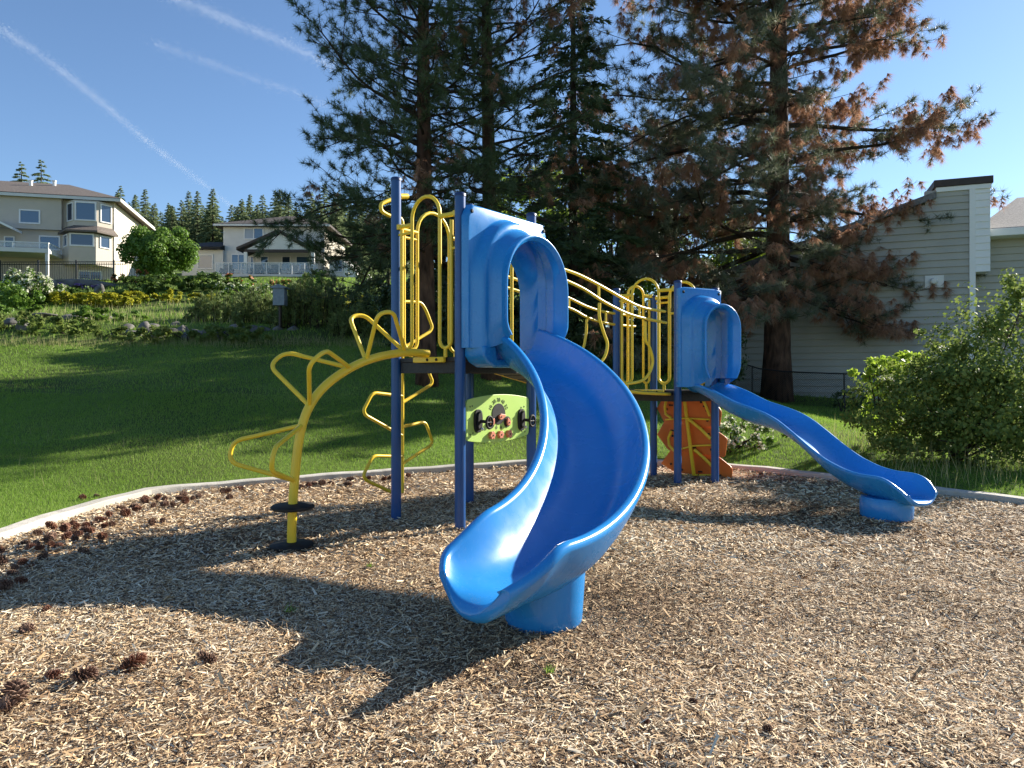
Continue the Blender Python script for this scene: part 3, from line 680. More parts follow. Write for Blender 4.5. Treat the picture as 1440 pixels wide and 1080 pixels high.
for px, py, m_ in ((690,612,'knob'),(702,611,'knob'),(714,610,'orange')):
    k_ = disc('star_knob', px, py, .041, .022, .058, M['knob'], flower=6)
    u, z = pz(px, py); mb = MB(); mb.lathe([(.010,.0),(.010,.003),(.004,.005)], 10, q3(u,z,.0585), np.append(pn,0)); mb.build('bolt', M['black'], k_)
def stadium(px, py, w, h, o0, o1, m, name, par):
    u, z = pz(px, py); mb = MB(); pts = []
    for k in range(32):
        a = 2*PI*k/32; pts.append(q3(u+w*math.copysign(abs(math.cos(a))**.7, math.cos(a)), z+h*math.copysign(abs(math.sin(a))**.7, math.sin(a)), o0))
    mb.prism(pts, np.append(pn,0)*(o1-o0)); return mb.build(name, m, par, bevel=.004, fixn=True), u, z
for px, py in ((671.5,592),(732.5,590)):
    hb, u, z = stadium(px, py, .068, .125, .02, .04, M['black'], 'lever_housing', panel)
    stadium(px, py, .035, .095, .04, .062, M['black'], 'lever_slot', hb)
    mb = MB(); mb.tube([q3(u+.01,z,.05), q3(u+.035,z-.01,.15)], .018, 10); mb.build('lever', M['black'], hb, smooth=True, sharp=50)
    mb = MB(); ring = [q3(u+.038+.052*math.cos(a), z-.012+.062*math.sin(a), .155) for a in np.linspace(0, 2*PI, 21)]; mb.tube(ring, .013, 8)
    mb.tube([q3(u-.005,z-.012,.155), q3(u+.08,z-.012,.155)], .009, 6); mb.tube([q3(u+.038,z-.065,.155), q3(u+.038,z+.045,.155)], .009, 6)
    mb.build('hand_wheel', M['steel'] if False else M['black'], hb, smooth=True, sharp=50)
    mb = MB(); mb.lathe([(.018,0),(.018,.02),(.01,.03)], 12, q3(u+.015,z-.085,.062), np.append(pn,0)); mb.build('bolt', M['steel'], hb, smooth=True, sharp=50); mb = MB(); mb.lathe([(.009,0),(.009,.02),(.005,.03)], 12, q3(u+.005,z+.1,.045), np.append(pn,0)); mb.build('bolt', M['steel'], hb, smooth=True, sharp=50)
# dial numbers
def text3(txt, pos, ang, size, m, parent):
    cu = bpy.data.curves.new('dial_number', 'FONT'); cu.body = txt; cu.size = size; cu.extrude = .0015; cu.align_x = 'CENTER'; cu.align_y = 'CENTER'
    t0 = bpy.data.objects.new('tmp', cu); me = bpy.data.meshes.new_from_object(t0); bpy.data.objects.remove(t0); bpy.data.curves.remove(cu)
    me.name = 'dial_number'; me.materials.clear(); me.materials.append(m)
    o = bpy.data.objects.new('dial_number', me); C.objects.link(o)
    from mathutils import Matrix
    X, N3 = np.append(pd,0), np.append(pn,0); Y = V3(0,0,1)
    if np.cross(X, Y)@N3 < 0: X = -X
    ca, sa = math.cos(ang), math.sin(ang); X2, Y2 = X*ca+Y*sa, -X*sa+Y*ca
    Mx = Matrix(((X2[0],Y2[0],N3[0],pos[0]),(X2[1],Y2[1],N3[1],pos[1]),(X2[2],Y2[2],N3[2],pos[2]),(0,0,0,1)))
    o.parent = parent; o.matrix_parent_inverse = PINV(parent); o.matrix_basis = Mx
    return o
u0_, z0_ = pz(701, 582)
for t_, a in zip(('10','20','30','40','50'), (62,30,0,-30,-62)):
    r_ = math.radians(a); text3(t_, q3(u0_-.155*math.sin(r_), z0_+.155*math.cos(r_), .022), r_, .062, M['limeedge'], panel)
for px, py in ((698,600),(704.5,600)):   # two small arrow marks under the dial
    u, z = pz(px, py); mb = MB(); mb.prism([q3(u-.022,z-.012,.0205),q3(u+.0,z+.016,.0205),q3(u+.022,z-.012,.0205),q3(u+.012,z-.012,.0205),q3(u+.012,z-.026,.0205),q3(u-.012,z-.026,.0205),q3(u-.012,z-.012,.0205)], np.append(pn,0)*.002); mb.build('arrow_mark', M['limeedge'], panel)
for px, py in ((733,573),(737,571.5),(734,606),(738,607),(661,572),(664,571),(661,611),(665,609)):
    u, z = pz(px, py); mb = MB(); mb.lathe([(.010,0),(.010,.003),(.004,.005)], 10, q3(u,z,.02), np.append(pn,0)); mb.build('bolt', M['limeedge'], panel)
for u in (TL-.02, TR-.03):
    for z in (.95,1.24): mb = MB(); mb.fbox(Pp, pd, pn, u, u+.06, z, z+.07, -.03, -.003); mb.build('bracket', M['black'], panel, bevel=.004)
# ---- orange climbing wall below the second deck
fd = unit(V3(.78,-.63)); fn = V3(.63,.78); Pm = (F_+G_)/2
cw = empty('climbing_wall', (2.9,11.4,0), None, None); cw.parent = play; cw.matrix_parent_inverse = PINV(play)
for k in ('label','category'):
    if k in cw: del cw[k]
T1 = [(924,574),(936,556),(1000,557),(1015,578),(1010,601),(934,599)]
T2 = [(924,611),(939,588),(998,598),(1023,616),(1017,644),(938,634)]
T3 = [(929,652),(947,630),(1012,642),(1030,658),(1027,676),(947,664)]
for i, T in enumerate((T1,T2,T3)):
    o_ = .08+.13*i; P0 = Pm+fn*o_; pts = []
    for px, py in T:
        p = on_plane(px, py, P0, fd); pts.append(p)
    cz_ = np.mean([p[2] for p in pts]); pts = [p+np.append(fn,0)*(-(p[2]-cz_)*.22) for p in pts]
    for p in pts: p[2] = max(p[2], -.03)
    mb = MB(); mb.prism(smooth_path(pts+[pts[0]], .05, 4)[:-1], np.append(fn,0)*.022); tl = mb.build('climbing_tile', M['orange'], cw, bevel=.004, fixn=True)
    mb = MB(); c_ = np.mean(pts, 0); rnd_ = random.Random(i)
    for _ in range(6):
        a = pts[_]; p = c_+(a-c_)*rnd_.uniform(.5,.72)-np.append(fn,0)*.001; mb = MB(); mb.lathe([(.018,0),(.018,.012),(.008,.016)], 10, p, -np.append(fn,0)); mb.build('bolt', M['black'], tl)
    for _ in range(3):
        a, b = pts[_*2], pts[(_*2+1) % 6]; p = c_+((a+b)/2-c_)*.62; mb = MB(); mb.fbox(p[:2], fd, -fn, -.035, .035, p[2]-.012, p[2]+.012, -.0, .012); mb.build('hand_hole', M['black'], tl)
Pf = Pm-fn*.0
bars = [([(962,556),(968,605),(973,645),(976,668)],.03,.10,.36), ([(968,589),(985,603),(999,617)],.025,.10,.22), ([(976,632),(990,644),(1001,655)],.025,.24,.36), ([(986,556),(993,572),(998,585)],.022,.03,.1),
        ([(938,557),(935,572),(936,582),(944,588)],.022,.03,.1), ([(944,606),(940,616),(941,626),(948,634)],.022,.16,.22), ([(936,590),(965,588),(998,590)],.014,.13,.13), ([(947,634),(975,627),(1000,626)],.014,.24,.24), ([(948,668),(975,668),(1003,668)],.014,.36,.36)]
mb = MB()
for pts, r, oa, ob in bars:
    n_ = len(pts); mb.tube([on_plane(x,y,Pm+fn*(oa+(ob-oa)*i/(n_-1)-.06),fd) for i, (x,y) in enumerate(pts)], r, 8)
mb.build('tile_frame', M['yellow'], cw, smooth=True, sharp=50)

# ------------------------------------------------------------------ vegetation builders
def rdirs(n):
    v = rng.normal(size=(n,3)); return v/np.linalg.norm(v, axis=1)[:,None]
def tufts(Cp, Ax, m_, ln, wd, spread, back=0.):
    """needle tufts: m_ thin triangles per tuft round its axis"""
    n = len(Cp); c = np.repeat(Cp, m_, 0); a = np.repeat(Ax, m_, 0)
    d = a*(1-spread)+rdirs(n*m_)*(spread+.25); d /= np.linalg.norm(d, axis=1)[:,None]
    b = c-a*(back*rng.random((n*m_,1))); L = ln*(.6+.6*rng.random((n*m_,1)))
    s = np.cross(d, rdirs(n*m_)); s /= np.linalg.norm(s, axis=1)[:,None]+1e-9; s *= wd*.5
    rt = np.repeat(rng.random(n)*.65, m_)+rng.random(n*m_)*.35
    return np.stack([b-s, b+s, b+d*L], 1), rt
def leafcloud(Cp, Nn, size, elong=1.5):
    """leaf-sized folded quads centred on Cp with rough normals Nn"""
    n = len(Cp); d = rdirs(n); d -= Nn*(d*Nn).sum(1)[:,None]*.6; d /= np.linalg.norm(d, axis=1)[:,None]
    s = np.cross(d, Nn+rdirs(n)*.5); s /= np.linalg.norm(s, axis=1)[:,None]+1e-9
    L = size*(.6+.8*rng.random((n,1))); W = L/elong*.5
    up = np.cross(s, d)
    return np.stack([Cp-d*L*.5, Cp+s*W+up*L*.08, Cp+d*L*.5-up*L*.06, Cp-s*W+up*L*.08], 1)
def tree_wood(mb, pts, r0, r1, n=6):
    mb.tube(pts, np.linspace(r0, r1, len(pts)), n)
def pine(name, base, height, r0, zlow, prof, n_limbs, needle, label, group=None, dead=0., deadfn=None, tuft=24, nl=.20, nw=.010, rise=.15, droop=.3, seed=1, dens=1., lean=(0,0), side=None, trunkmat='bark', spread=.55):
    """prof(z, azimuth) gives limb length"""
    R_ = np.random.default_rng(seed); root = empty(name, (*base[:2], base[2]), label, 'pine tree', group)
    tp = []; k = 14
    for i in range(k):
        t = i/(k-1); tp.append(base+V3(lean[0]*t*height+.10*math.sin(3*t+seed), lean[1]*t*height+.10*math.sin(4*t+2*seed), height*t-.15*(i == 0)))
    tp = np.array(tp); rr = r0*(1-np.linspace(0,1,k))**.75+.03; rr[0] *= 1.22
    mt = MB(); mt.tube(tp, rr, 18); 
    wood = MB(); GP, GA, DP, DA = [], [], [], []
    zs = zlow+(height-zlow-.5)*np.linspace(0,1,n_limbs)**1.12
    az = R_.random()*6; UP = V3(0,0,1)
    def along(P, f):
        fi = f*(len(P)-1); i0 = min(int(fi), len(P)-2); return P[i0]+(P[i0+1]-P[i0])*(fi-i0), unit(P[i0+1]-P[i0])
    for z in zs:
        az += 2.39996+R_.normal(0,.45)
        L = prof(z, az)*(.62+.55*R_.random())
        if L < .3: continue
        t = z/height; p0 = np.array([np.interp(z, np.linspace(0,height,k), tp[:,j]) for j in range(3)]); p0[2] = base[2]+z
        rad = np.interp(z, np.linspace(0,height,k), rr)
        m_ = 9; pts = []; w1, w2, ph = R_.normal(0,.22), R_.normal(0,.16), R_.random()*6; sl = rise*(t*2.0-.3)+R_.normal(0,.22); dp = droop*(1.15-t)
        for i in range(m_):
            q = i/(m_-1); a2 = az+w1*q+.16*math.sin(5*q+ph)
            pts.append(p0+V3(math.cos(a2)*L*q, math.sin(a2)*L*q, L*(sl*q-dp*q*q*.8+.30*dp*q**4)+.075*L*math.sin(6*q+ph)*q))
        pts = np.array(pts); rb = max(.015, min(rad*.42, .010+.0115*L)); tree_wood(wood, pts, rb, .007, 6)
        isdead = deadfn(p0, az, z, R_) if deadfn else dead
        ns_ = max(3, int(L*2.3*dens)); secs2 = [(pts[-3:], .4*L)]
        for j in range(ns_):
            f = .22+.76*(j+R_.random())/ns_; q, dr = along(pts, f); sd2 = unit(np.cross(dr, UP))*(1 if j % 2 else -1)
            ln = min(1.9, (.24+.30*R_.random())*L*(1.15-.75*f)+.28); dd = unit(dr*(.75+.3*R_.random())+sd2*(.55+.5*R_.random())+UP*R_.normal(.12,.42))
            b2 = R_.normal(0,.16,3); sp = np.array([q, q+dd*ln*.5+b2*ln*.5+UP*.02, q+dd*ln+b2*ln*.5+UP*.12*ln]); secs2.append((sp, ln)); tree_wood(wood, sp, .013, .005, 4)
        for sp, ln in secs2:
            dd_ = R_.random() < isdead; nt_ = max(2, int(ln/.20))
            for j in range(nt_):
                f = .25+.75*(j+R_.random())/nt_; q, dr = along(sp, f); v = R_.normal(0,1,3); tw = unit(dr*.8+v*.55+UP*.18); tl = .12+.30*R_.random(); e = q+tw*tl
                tree_wood(wood, np.array([q, e]), .006, .003, 3)
                if dd_ and R_.random() < .85:
                    for q_ in range(3): DP.append(e+R_.normal(0,.05,3)-UP*.09*q_); DA.append(unit(tw*.3+R_.normal(0,.12,3)-UP))
                else:
                    GP.append(e); GA.append(unit(tw+UP*.25))
                    if R_.random() < .6: GP.append(q+tw*tl*.5); GA.append(unit(tw+UP*.35+R_.normal(0,.3,3)))
            if not dd_: GP.append(sp[-1]); GA.append(unit(sp[-1]-sp[-2]+UP*.3))
    tr = mt.build('trunk', M[trunkmat], root, smooth=True); wood.build('branches', M['twig'], tr)
    tr['label'] = 'rough brown trunk' if trunkmat == 'bark' else 'dark trunk'
    V, r_ = tufts(np.array(GP), np.array(GA), tuft, nl, nw, spread, .10); soup('crown', V, M[needle], root, r_)
    if DP:
        V, r_ = tufts(np.array(DP), np.array(DA), int(tuft*1.3), nl*1.15, nw, .30, .05); d = soup('dead_needles', V, M['deadneedle'], root, r_); d['label'] = 'brown hanging dead needle clumps'
    return root
def Gp(px, d): X = (px-CX)/F*d; return V3(X, d, float(H(X, d))-.03)
# two dark pines behind the first tower
def prof1(z, a):
    h = (z-2.2)/13.3; return max(.3, 4.1*(1-.45*h)*(1+.12*math.cos(a-2.6))*(1-.35*max(0, math.cos(a+.93))))
pine('pine_tree', Gp(600,19.2), 16.5, .24, 3.5, prof1, 140, 'needle', 'tall dark green pine, leftmost of the three large pines, behind the taller blue posts', 'large pines behind the play structure', dead=.02, seed=3, nl=.20, nw=.012, tuft=32, rise=.42, droop=.30)
def prof2(z, a):
    h = (z-2.6)/13.5; return max(.3, 3.4*(1-.5*h))
pine('pine_tree', Gp(686,20.6), 16.8, .23, 5.0, prof2, 112, 'needle', 'dark sparse pine with a bare mid trunk, standing between the other two large pines', 'large pines behind the play structure', dead=.14, seed=8, nl=.19, nw=.012, tuft=30, rise=.40, droop=.26, dens=.9)
# the big pine with dying needles
def prof3(z, a):
    h = (z-3.6)/20
    front = max(0, math.cos(a+.93)); right = max(0, math.cos(a-.25)); left = max(0, math.cos(a-2.9))
    return max(.3, (7.0 if z > 5 else 6.0)*(1-.34*h**1.2)*(1-.80*front)*(1+.44*right+.22*left))
def dead3(p, az, z, R_):
    return min(.88, .26+.44*max(0, math.cos(az+.2))+(.10 if z < 6 else 0))
pine('pine_tree', Gp(1093,26.0), 24, .47, 3.7, prof3, 180, 'needlebig', 'big thick trunked pine covered in brown dead needle clumps beside the grey house', 'large pines behind the play structure', deadfn=dead3, seed=12, nl=.29, nw=.015, tuft=28, rise=.36, droop=.55, dens=1.0)
# a fir with drooping branchlets between the pines
def fir(name, base, height, R0, label, cat, group, mname, n, size, seed, zl=.06, trunkr=.12, whorls=None, pw=.9):
    R_ = np.random.default_rng(seed); root = empty(name, base, label, cat, group)
    mb = MB(); mb.tube([base+V3(0,0,-.2), base+V3(0,0,height*.5), base+V3(0,0,height*.97)], [trunkr,trunkr*.6,.02], 7); mb.build('trunk', M['twig'], root, smooth=True)
    nb = whorls or int(height*9); P = []
    per = n//nb
    Cs, Ds, Ts = [], [], []
    for b in range(nb):
        t = zl+(1-zl)*(b+R_.random())/nb; L = R0*(1-t)**pw*(.65+.5*R_.random())+.015*R0; a = b*2.39996+R_.normal(0,.3)
        s = R_.random(per)**.6; dr = V3(math.cos(a), math.sin(a), 0); sd2 = V3(-math.sin(a), math.cos(a), 0)
        lat_ = R_.normal(0,1,per)*.13*L*(1.1-s*.8)
        c_ = base+dr*(L*s)[:,None]+sd2*lat_[:,None]+V3(0,0,1)*(height*t+.10*L*s-.28*L*s*s-np.abs(lat_)*.35+R_.normal(0,.02*height*.1,per))[:,None]
        Ts.append(np.full(per, t)); Cs.append(c_); dd = dr*(.8)+sd2*(np.sign(lat_)*.7)[:,None]+V3(0,0,-.25)+R_.normal(0,.3,(per,3)); Ds.append(dd)
    Cs = np.concatenate(Cs); Ds = np.concatenate(Ds); Ds /= np.linalg.norm(Ds, axis=1)[:,None]
    s2 = np.cross(Ds, rdirs(len(Cs))); s2 /= np.linalg.norm(s2, axis=1)[:,None]
    L = size*(.6+.8*rng.random((len(Cs),1)))*(.30+.95*(1-np.concatenate(Ts)))[:,None]
    soup('crown', np.stack([Cs-s2*L*.16, Cs+s2*L*.16, Cs+Ds*L], 1), M[mname], root)
    return root
fir('fir_tree', Gp(806,24.5), 17, 2.7, 'dark fir with drooping feathery boughs between the sparse pine and the dying pine', 'fir tree', None, 'fir', 20000, .30, 4, trunkr=.2, pw=.75)

def shrub(name, base, lobes, n, size, mname, label, cat, group=None, stems=6, elong=1.6, shell=.55, extra=None, up=0.):
    """lobes: (dx, dy, dz, rx, ry, rz) ellipsoids relative to the base"""
    root = empty(name, base, label, cat, group); base = np.asarray(base, float)
    vol = np.array([l[3]*l[4]+l[4]*l[5]+l[3]*l[5] for l in lobes]); ns = (n*vol/vol.sum()).astype(int); Cs, Ns = [], []
    for l, k in zip(lobes, ns):
        # several clumps per lobe so that the outline is uneven and gaps show
        nc = max(5, int(k/55)); cd = rdirs(nc); cr = shell+(1-shell)*rng.random(nc)**.7; cc_ = cd*cr[:,None]
        kk = rng.integers(0, nc, k); d = cc_[kk]+rdirs(k)*(.28*rng.random((k,1))**.6)
        Cs.append(base+np.array(l[:3])+d*np.array(l[3:])); nn = d/np.array(l[3:]); nn /= np.linalg.norm(nn, axis=1)[:,None]+1e-9; Ns.append(nn+rdirs(k)*.5+V3(0,0,up))
    Cs = np.concatenate(Cs); Ns = np.concatenate(Ns); Ns /= np.linalg.norm(Ns, axis=1)[:,None]
    g0 = H(Cs[:,0], Cs[:,1])+.02; k = Cs[:,2] > g0; Cs, Ns = Cs[k], Ns[k]
    soup('foliage', leafcloud(Cs, Ns, size, elong), M[mname], root)
    mb = MB()
    for i in range(stems):
        l = lobes[i % len(lobes)]; e = base+np.array(l[:3])+rdirs(1)[0]*np.array(l[3:])*.75; e[2] = max(e[2], base[2]+.2)
        p = base+V3(rng.normal(0,.06), rng.normal(0,.06), -.05); mb.tube(catmull([p, (p+e)/2+V3(rng.normal(0,.08),rng.normal(0,.08),.12), e], 4), np.linspace(.022, .006, 9), 5)
    if stems: mb.build('stem', M['twig'], root)
    if extra:
        m2, frac, s2, lab = extra; pick = np.where(rng.random(len(Cs)) < frac)[0]
        pick = pick[(Cs[pick,2] > np.median(Cs[:,2])-.2)]
        x = soup('blossom', leafcloud(Cs[pick]+Ns[pick]*.05, Ns[pick], s2, 1.1), M[m2], root); x['label'] = lab
    return root
def leafy_tree(name, base, height, crown, n, size, mname, label, cat='tree', group=None, trunkr=.1, seed=1, lob=9):
    R_ = np.random.default_rng(seed); root = empty(name, base, label, cat, group); base = np.asarray(base, float)
    rx, ry, rz = crown; cz_ = height-rz; mb = MB()
    mb.tube([base+V3(0,0,-.2), base+V3(.05,0,cz_*.5), base+V3(0,.05,cz_)], [trunkr*1.2,trunkr,trunkr*.7], 9); Cs, Ns = [], []
    for i in range(lob*3):
        d = rdirs(1)[0]*np.array([rx,ry,rz])*(.45+.5*R_.random()); c_ = base+V3(0,0,cz_)+d; r = (.24+.16*R_.random())*min(rx,rz)
        mb.tube(catmull([base+V3(0,0,cz_*.7), base+V3(0,0,cz_)+d*.45, c_], 4), np.linspace(trunkr*.35,.012,9), 5)
        k = n//(lob*3); q = rdirs(k)*(r*(.45+.6*rng.random((k,1)))); q[:,2] *= .75; Cs.append(c_+q); Ns.append(q/np.linalg.norm(q, axis=1)[:,None]+rdirs(k)*.5+V3(0,0,.3))
    Cs = np.concatenate(Cs); Ns = np.concatenate(Ns); Ns /= np.linalg.norm(Ns, axis=1)[:,None]
    mb.build('trunk', M['twig'], root, smooth=True); soup('crown', leafcloud(Cs, Ns, size), M[mname], root); return root
leafy_tree('leafy_tree', Gp(229,46), 3.75, (2.35,2.2,1.75), 20000, .17, 'leaf', 'round bright green leafy tree growing between the two houses on the hill', seed=2, trunkr=.10, lob=22)
# backdrop trees right behind the pines
for px, d, h, cr, mn, lab, sd in (
    (770,32,8.4,(2.9,2.4,3.2),'limeleaf','yellow green leafy tree lit through, seen just right of the spiral slide panel',21),
    (700,36,5.0,(2.2,1.8,2.0),'darkleaf','dark leafy tree seen behind the sparse middle pine trunk',22),
    (860,30,7.0,(3.2,2.5,2.8),'darkleaf','dark leafy tree seen above the swooping bridge handrails',23),
    (960,34,9.0,(3.4,2.5,3.6),'leaf','green leafy tree seen above the farther blue slide panel',24),
    (1055,33,8.2,(2.2,2.2,3.2),'limeleaf','yellow green leafy tree glimpsed behind the dying pine trunk',25),
    (545,41,4.6,(1.8,1.6,1.7),'darkleaf','grey green leafy tree left of the tallest blue post',26),
    (622,29,4.6,(2.0,1.6,1.7),'darkleaf','dark leafy tree seen through the yellow entry arches',27)):
    leafy_tree('leafy_tree', Gp(px,d), h, cr, 9000, .20, mn, lab, seed=sd, group='leafy trees behind the pines', lob=11)
# dark hedge line behind the lawn
hl = [(575,24.5,2.3,'left end, behind the yellow loop ladder'),(640,24,2.5,'behind the spiral slide panel'),(712,25,2.2,'seen through the spiral slide opening'),(800,24,2.4,'under the bridge handrails'),(868,23.5,2.3,'behind the leftmost post of the farther tower'),(930,23,2.2,'behind the farther yellow arches'),(995,22.5,2.1,'right end, behind the farther blue slide')]
for i, (px, d, h, lab) in enumerate(hl):
    b = Gp(px, d); shrub('hedge_shrub', b, [(0,0,h*.45,1.15,.8,h*.52),(-.5,.1,h*.62,.7,.6,h*.4),(.55,-.1,h*.5,.7,.6,h*.42)], 5200, .11, 'darkleaf', 'dark glossy hedge shrub, '+lab, 'shrub', 'dark hedge shrubs behind the pines', stems=5, extra=('whiteflower',.02,.05,'tiny white blossoms') if i < 3 else None)
# garden on the slope
def lobes_row(n, rx, rz, wid, dep=.5):
    return [(wid*(i/(max(1,n-1))-.5), random.uniform(-dep,dep), rz*random.uniform(.55,.8), rx*random.uniform(.8,1.2), rx*random.uniform(.7,1.), rz*random.uniform(.7,1.1)) for i in range(n)]
shrub('flowering_shrub', Gp(42,37), lobes_row(5,.75,1.15,1.5), 5200, .15, 'leaf', 'tall flowering shrub with creamy white blossom below the beige house deck', 'shrub', extra=('whiteflower',.55,.13,'creamy white blossom'))
shrub('garden_shrub', Gp(8,35), lobes_row(4,.8,.9,1.8), 3600, .13, 'leaf', 'low bright green shrub left of the white flowering shrub', 'shrub')
shrub('garden_shrub', Gp(85,38), lobes_row(4,.6,.6,1.6), 2500, .12, 'juniper', 'low olive shrub right of the white flowering shrub', 'shrub')
for px, d, wid, lab in ((122,37.5,2.6,'golden spreading juniper below the wrought iron fence, leftmost golden patch'),(165,36.5,1.8,'small golden juniper under the rounded rock bed'),(232,38,4.2,'long golden juniper patch below the round leafy tree')):
    shrub('golden_juniper', Gp(px,d), lobes_row(7,.6,.36,wid,.7), 4200, .17, 'goldjuniper', lab, 'juniper', 'golden junipers on the slope', stems=3, up=.6)
shrub('spreading_juniper', Gp(255,42), lobes_row(8,1.0,.55,5.4,.9), 6500, .17, 'juniper', 'wide flat dark green juniper mound under the round leafy tree', 'juniper', stems=3, up=.6)
shrub('spreading_juniper', Gp(195,40), lobes_row(4,.7,.4,2.2,.6), 2600, .16, 'juniper', 'small green juniper mound left of the wide flat juniper', 'juniper', stems=3, up=.5)
shrub('golden_juniper', Gp(473,33.5), lobes_row(7,.7,.5,2.4,.7), 5200, .17, 'goldjuniper', 'layered golden green juniper right of the mugo pines', 'juniper', 'golden junipers on the slope', stems=3, up=.6)
shrub('round_bush', Gp(442,39.5), [(0,0,.75,.85,.8,.8)], 2600, .13, 'leaf', 'bright green round bush in front of the white house corner', 'shrub')
shrub('garden_shrub', Gp(520,31), lobes_row(5,.9,1.35,2.0), 4600, .13, 'darkleaf', 'dark grey green shrub left of the tallest blue post', 'shrub')
shrub('garden_shrub', Gp(560,28), lobes_row(4,.8,.9,1.7), 3600, .13, 'mugo', 'low green shrub behind the base of the tallest blue post', 'shrub')
shrub('garden_shrub', Gp(345,40), lobes_row(5,.6,.55,2.8), 2600, .12, 'leaf', 'low leafy bed under the white house deck with white flowers', 'shrub', extra=('whiteflower',.25,.10,'white flowers'))
shrub('coral_flowers', Gp(330,44), lobes_row(3,.5,.45,1.6), 1200, .12, 'leaf', 'green clump with coral flowers under the left end of the white house deck', 'flowers', extra=('redflower',.3,.10,'coral flowers'))
shrub('coral_flowers', Gp(392,43), lobes_row(3,.5,.4,1.4), 1000, .12, 'leaf', 'green clump with coral flowers under the middle of the white house deck', 'flowers', extra=('redflower',.3,.10,'coral flowers'))
shrub('coral_flowers', Gp(187,45), lobes_row(3,.5,.55,1.5), 1200, .12, 'darkleaf', 'dark clump with red flowers at the right corner of the beige house', 'flowers', extra=('redflower',.4,.10,'red flowers'))
shrub('purple_flowers', Gp(113,42.5), lobes_row(4,.4,.22,2.0), 900, .10, 'juniper', 'low purple flower patch before the beige house basement window', 'flowers', stems=2, extra=('purpleflower',.9,.10,'purple flowers'))
def mugo(px, d, wid, h, n, lab):
    base = Gp(px, d); root = empty('mugo_pine', base, lab, 'shrub', 'mugo pines on the slope'); P = []
    nst = int(n/60); c_ = np.stack([rng.uniform(-wid/2,wid/2,nst), rng.uniform(-.9,.9,nst)], 1); e = np.sqrt(np.clip(1-(c_[:,0]/(wid*.55))**2-(c_[:,1]/1.2)**2, .08, 1))
    hh = h*e*(.65+.4*rng.random(nst)); X, Y = base[0]+c_[:,0], base[1]+c_[:,1]; g = H(X, Y)
    ps, ax = [], []
    mb = MB()
    for i in range(nst):
        top = V3(X[i]+rng.normal(0,.1), Y[i]+rng.normal(0,.1), g[i]+hh[i]); bot = V3(X[i], Y[i], g[i]+hh[i]*.15)
        for t in np.linspace(.1,1,7): ps.append(bot+(top-bot)*t+rng.normal(0,.05,3)); ax.append(unit(V3(rng.normal(0,.3), rng.normal(0,.3), 1)))
        mb.tube([bot-V3(0,0,.2), top], [.02,.008], 4)
    V, r_ = tufts(np.array(ps), np.array(ax), 16, .20, .035, .45, .1); soup('foliage', V, M['mugo'], root, r_); mb.build('stem', M['twig'], root)
mugo(312,30,2.6,1.25,4200,'left mugo pine with upright candles, lower and farther from the play structure')
mugo(362,29,1.8,1.35,3600,'middle mugo pine directly left of the grey box on a post')
mugo(437,28.2,2.7,2.05,6500,'tallest mugo pine, right of the grey box on a post')
mugo(500,26.8,1.8,1.0,3000,'low dark mugo pine at the right end of the mugo row')
# big shrub on the right
bs = V3(7.3,11.75,float(H(7.3,11.75)))
shrub('large_shrub', bs, [(-.45,-.1,.95,.9,.85,.9),(.35,0,1.3,1.15,1.0,1.25),(1.1,.2,1.6,1.0,1.0,1.45),(-1.1,.2,.7,.7,.7,.7),(.4,-.7,.55,1.2,.6,.6),(-.2,.1,1.75,.55,.5,.45),(.95,0,2.55,.5,.5,.6),(-.6,-.5,.4,.9,.6,.45),(.9,-.6,.5,1.0,.6,.5),(0,-.5,1.0,.9,.5,.6)], 23000, .075, 'bushleaf', 'large loose leafy shrub in front of the grey house wall at the right edge', 'shrub', stems=22, shell=.35)
shrub('sunlit_leaf_clump', V3(6.85,12.9,float(H(6.85,12.9))), [(0,0,1.45,.55,.5,.35),(-.35,.1,1.3,.35,.35,.3),(.4,.1,1.5,.4,.4,.3),(0,0,.7,.45,.4,.7)], 2600, .09, 'limeleaf', 'bright yellow green leaf clump painting sunlit edges on the large shrub', 'shrub', stems=6)  # bright clump added for the sunlit leaf edges of the large shrub
shrub('white_weed', V3(4.15,13.4,float(H(4.15,13.4))), lobes_row(6,.35,.34,1.5,.3), 4200, .055, 'leaf', 'weedy clump with small white flowers under the wavy slide', 'weeds', stems=6, extra=('whiteflower',.35,.05,'small white flowers'))
shrub('dark_bush', Gp(1187,21.5), [(0,0,.36,.42,.36,.36)], 900, .07, 'darkleaf', 'small round dark bush at the foot of the chain link fence, left one', 'shrub', 'dark round bushes by the fence', stems=3)
shrub('dark_bush', Gp(1222,21.0), [(0,0,.34,.36,.32,.34)], 800, .07, 'darkleaf', 'small round dark bush at the foot of the chain link fence, right one', 'shrub', 'dark round bushes by the fence', stems=3)
# broad-leaved weeds among the rocks on the left
for px, d, wid, lab in ((25,27.5,2.6,'leafy ground cover at the left edge beside the lawn'),(95,26.6,2.4,'leafy ground cover under the pale rock slab'),(150,29.5,2.2,'grassy tuft right of the pale rock slab'),(10,31,2.0,'tall green weeds behind the left ground cover'),(190,25.5,2.2,'leafy weeds in front of the left end of the boulder row'),(262,25.6,1.8,'leafy weeds in front of the middle of the boulder row'),(335,25.7,2.0,'leafy weeds in front of the right half of the boulder row')):
    shrub('ground_cover', Gp(px,d), lobes_row(5,.55,.38,wid,.6), 2200, .12, 'leaf' if d > 28 else 'bushleaf', lab, 'plants', 'ground cover plants on the rocky bank', stems=2)
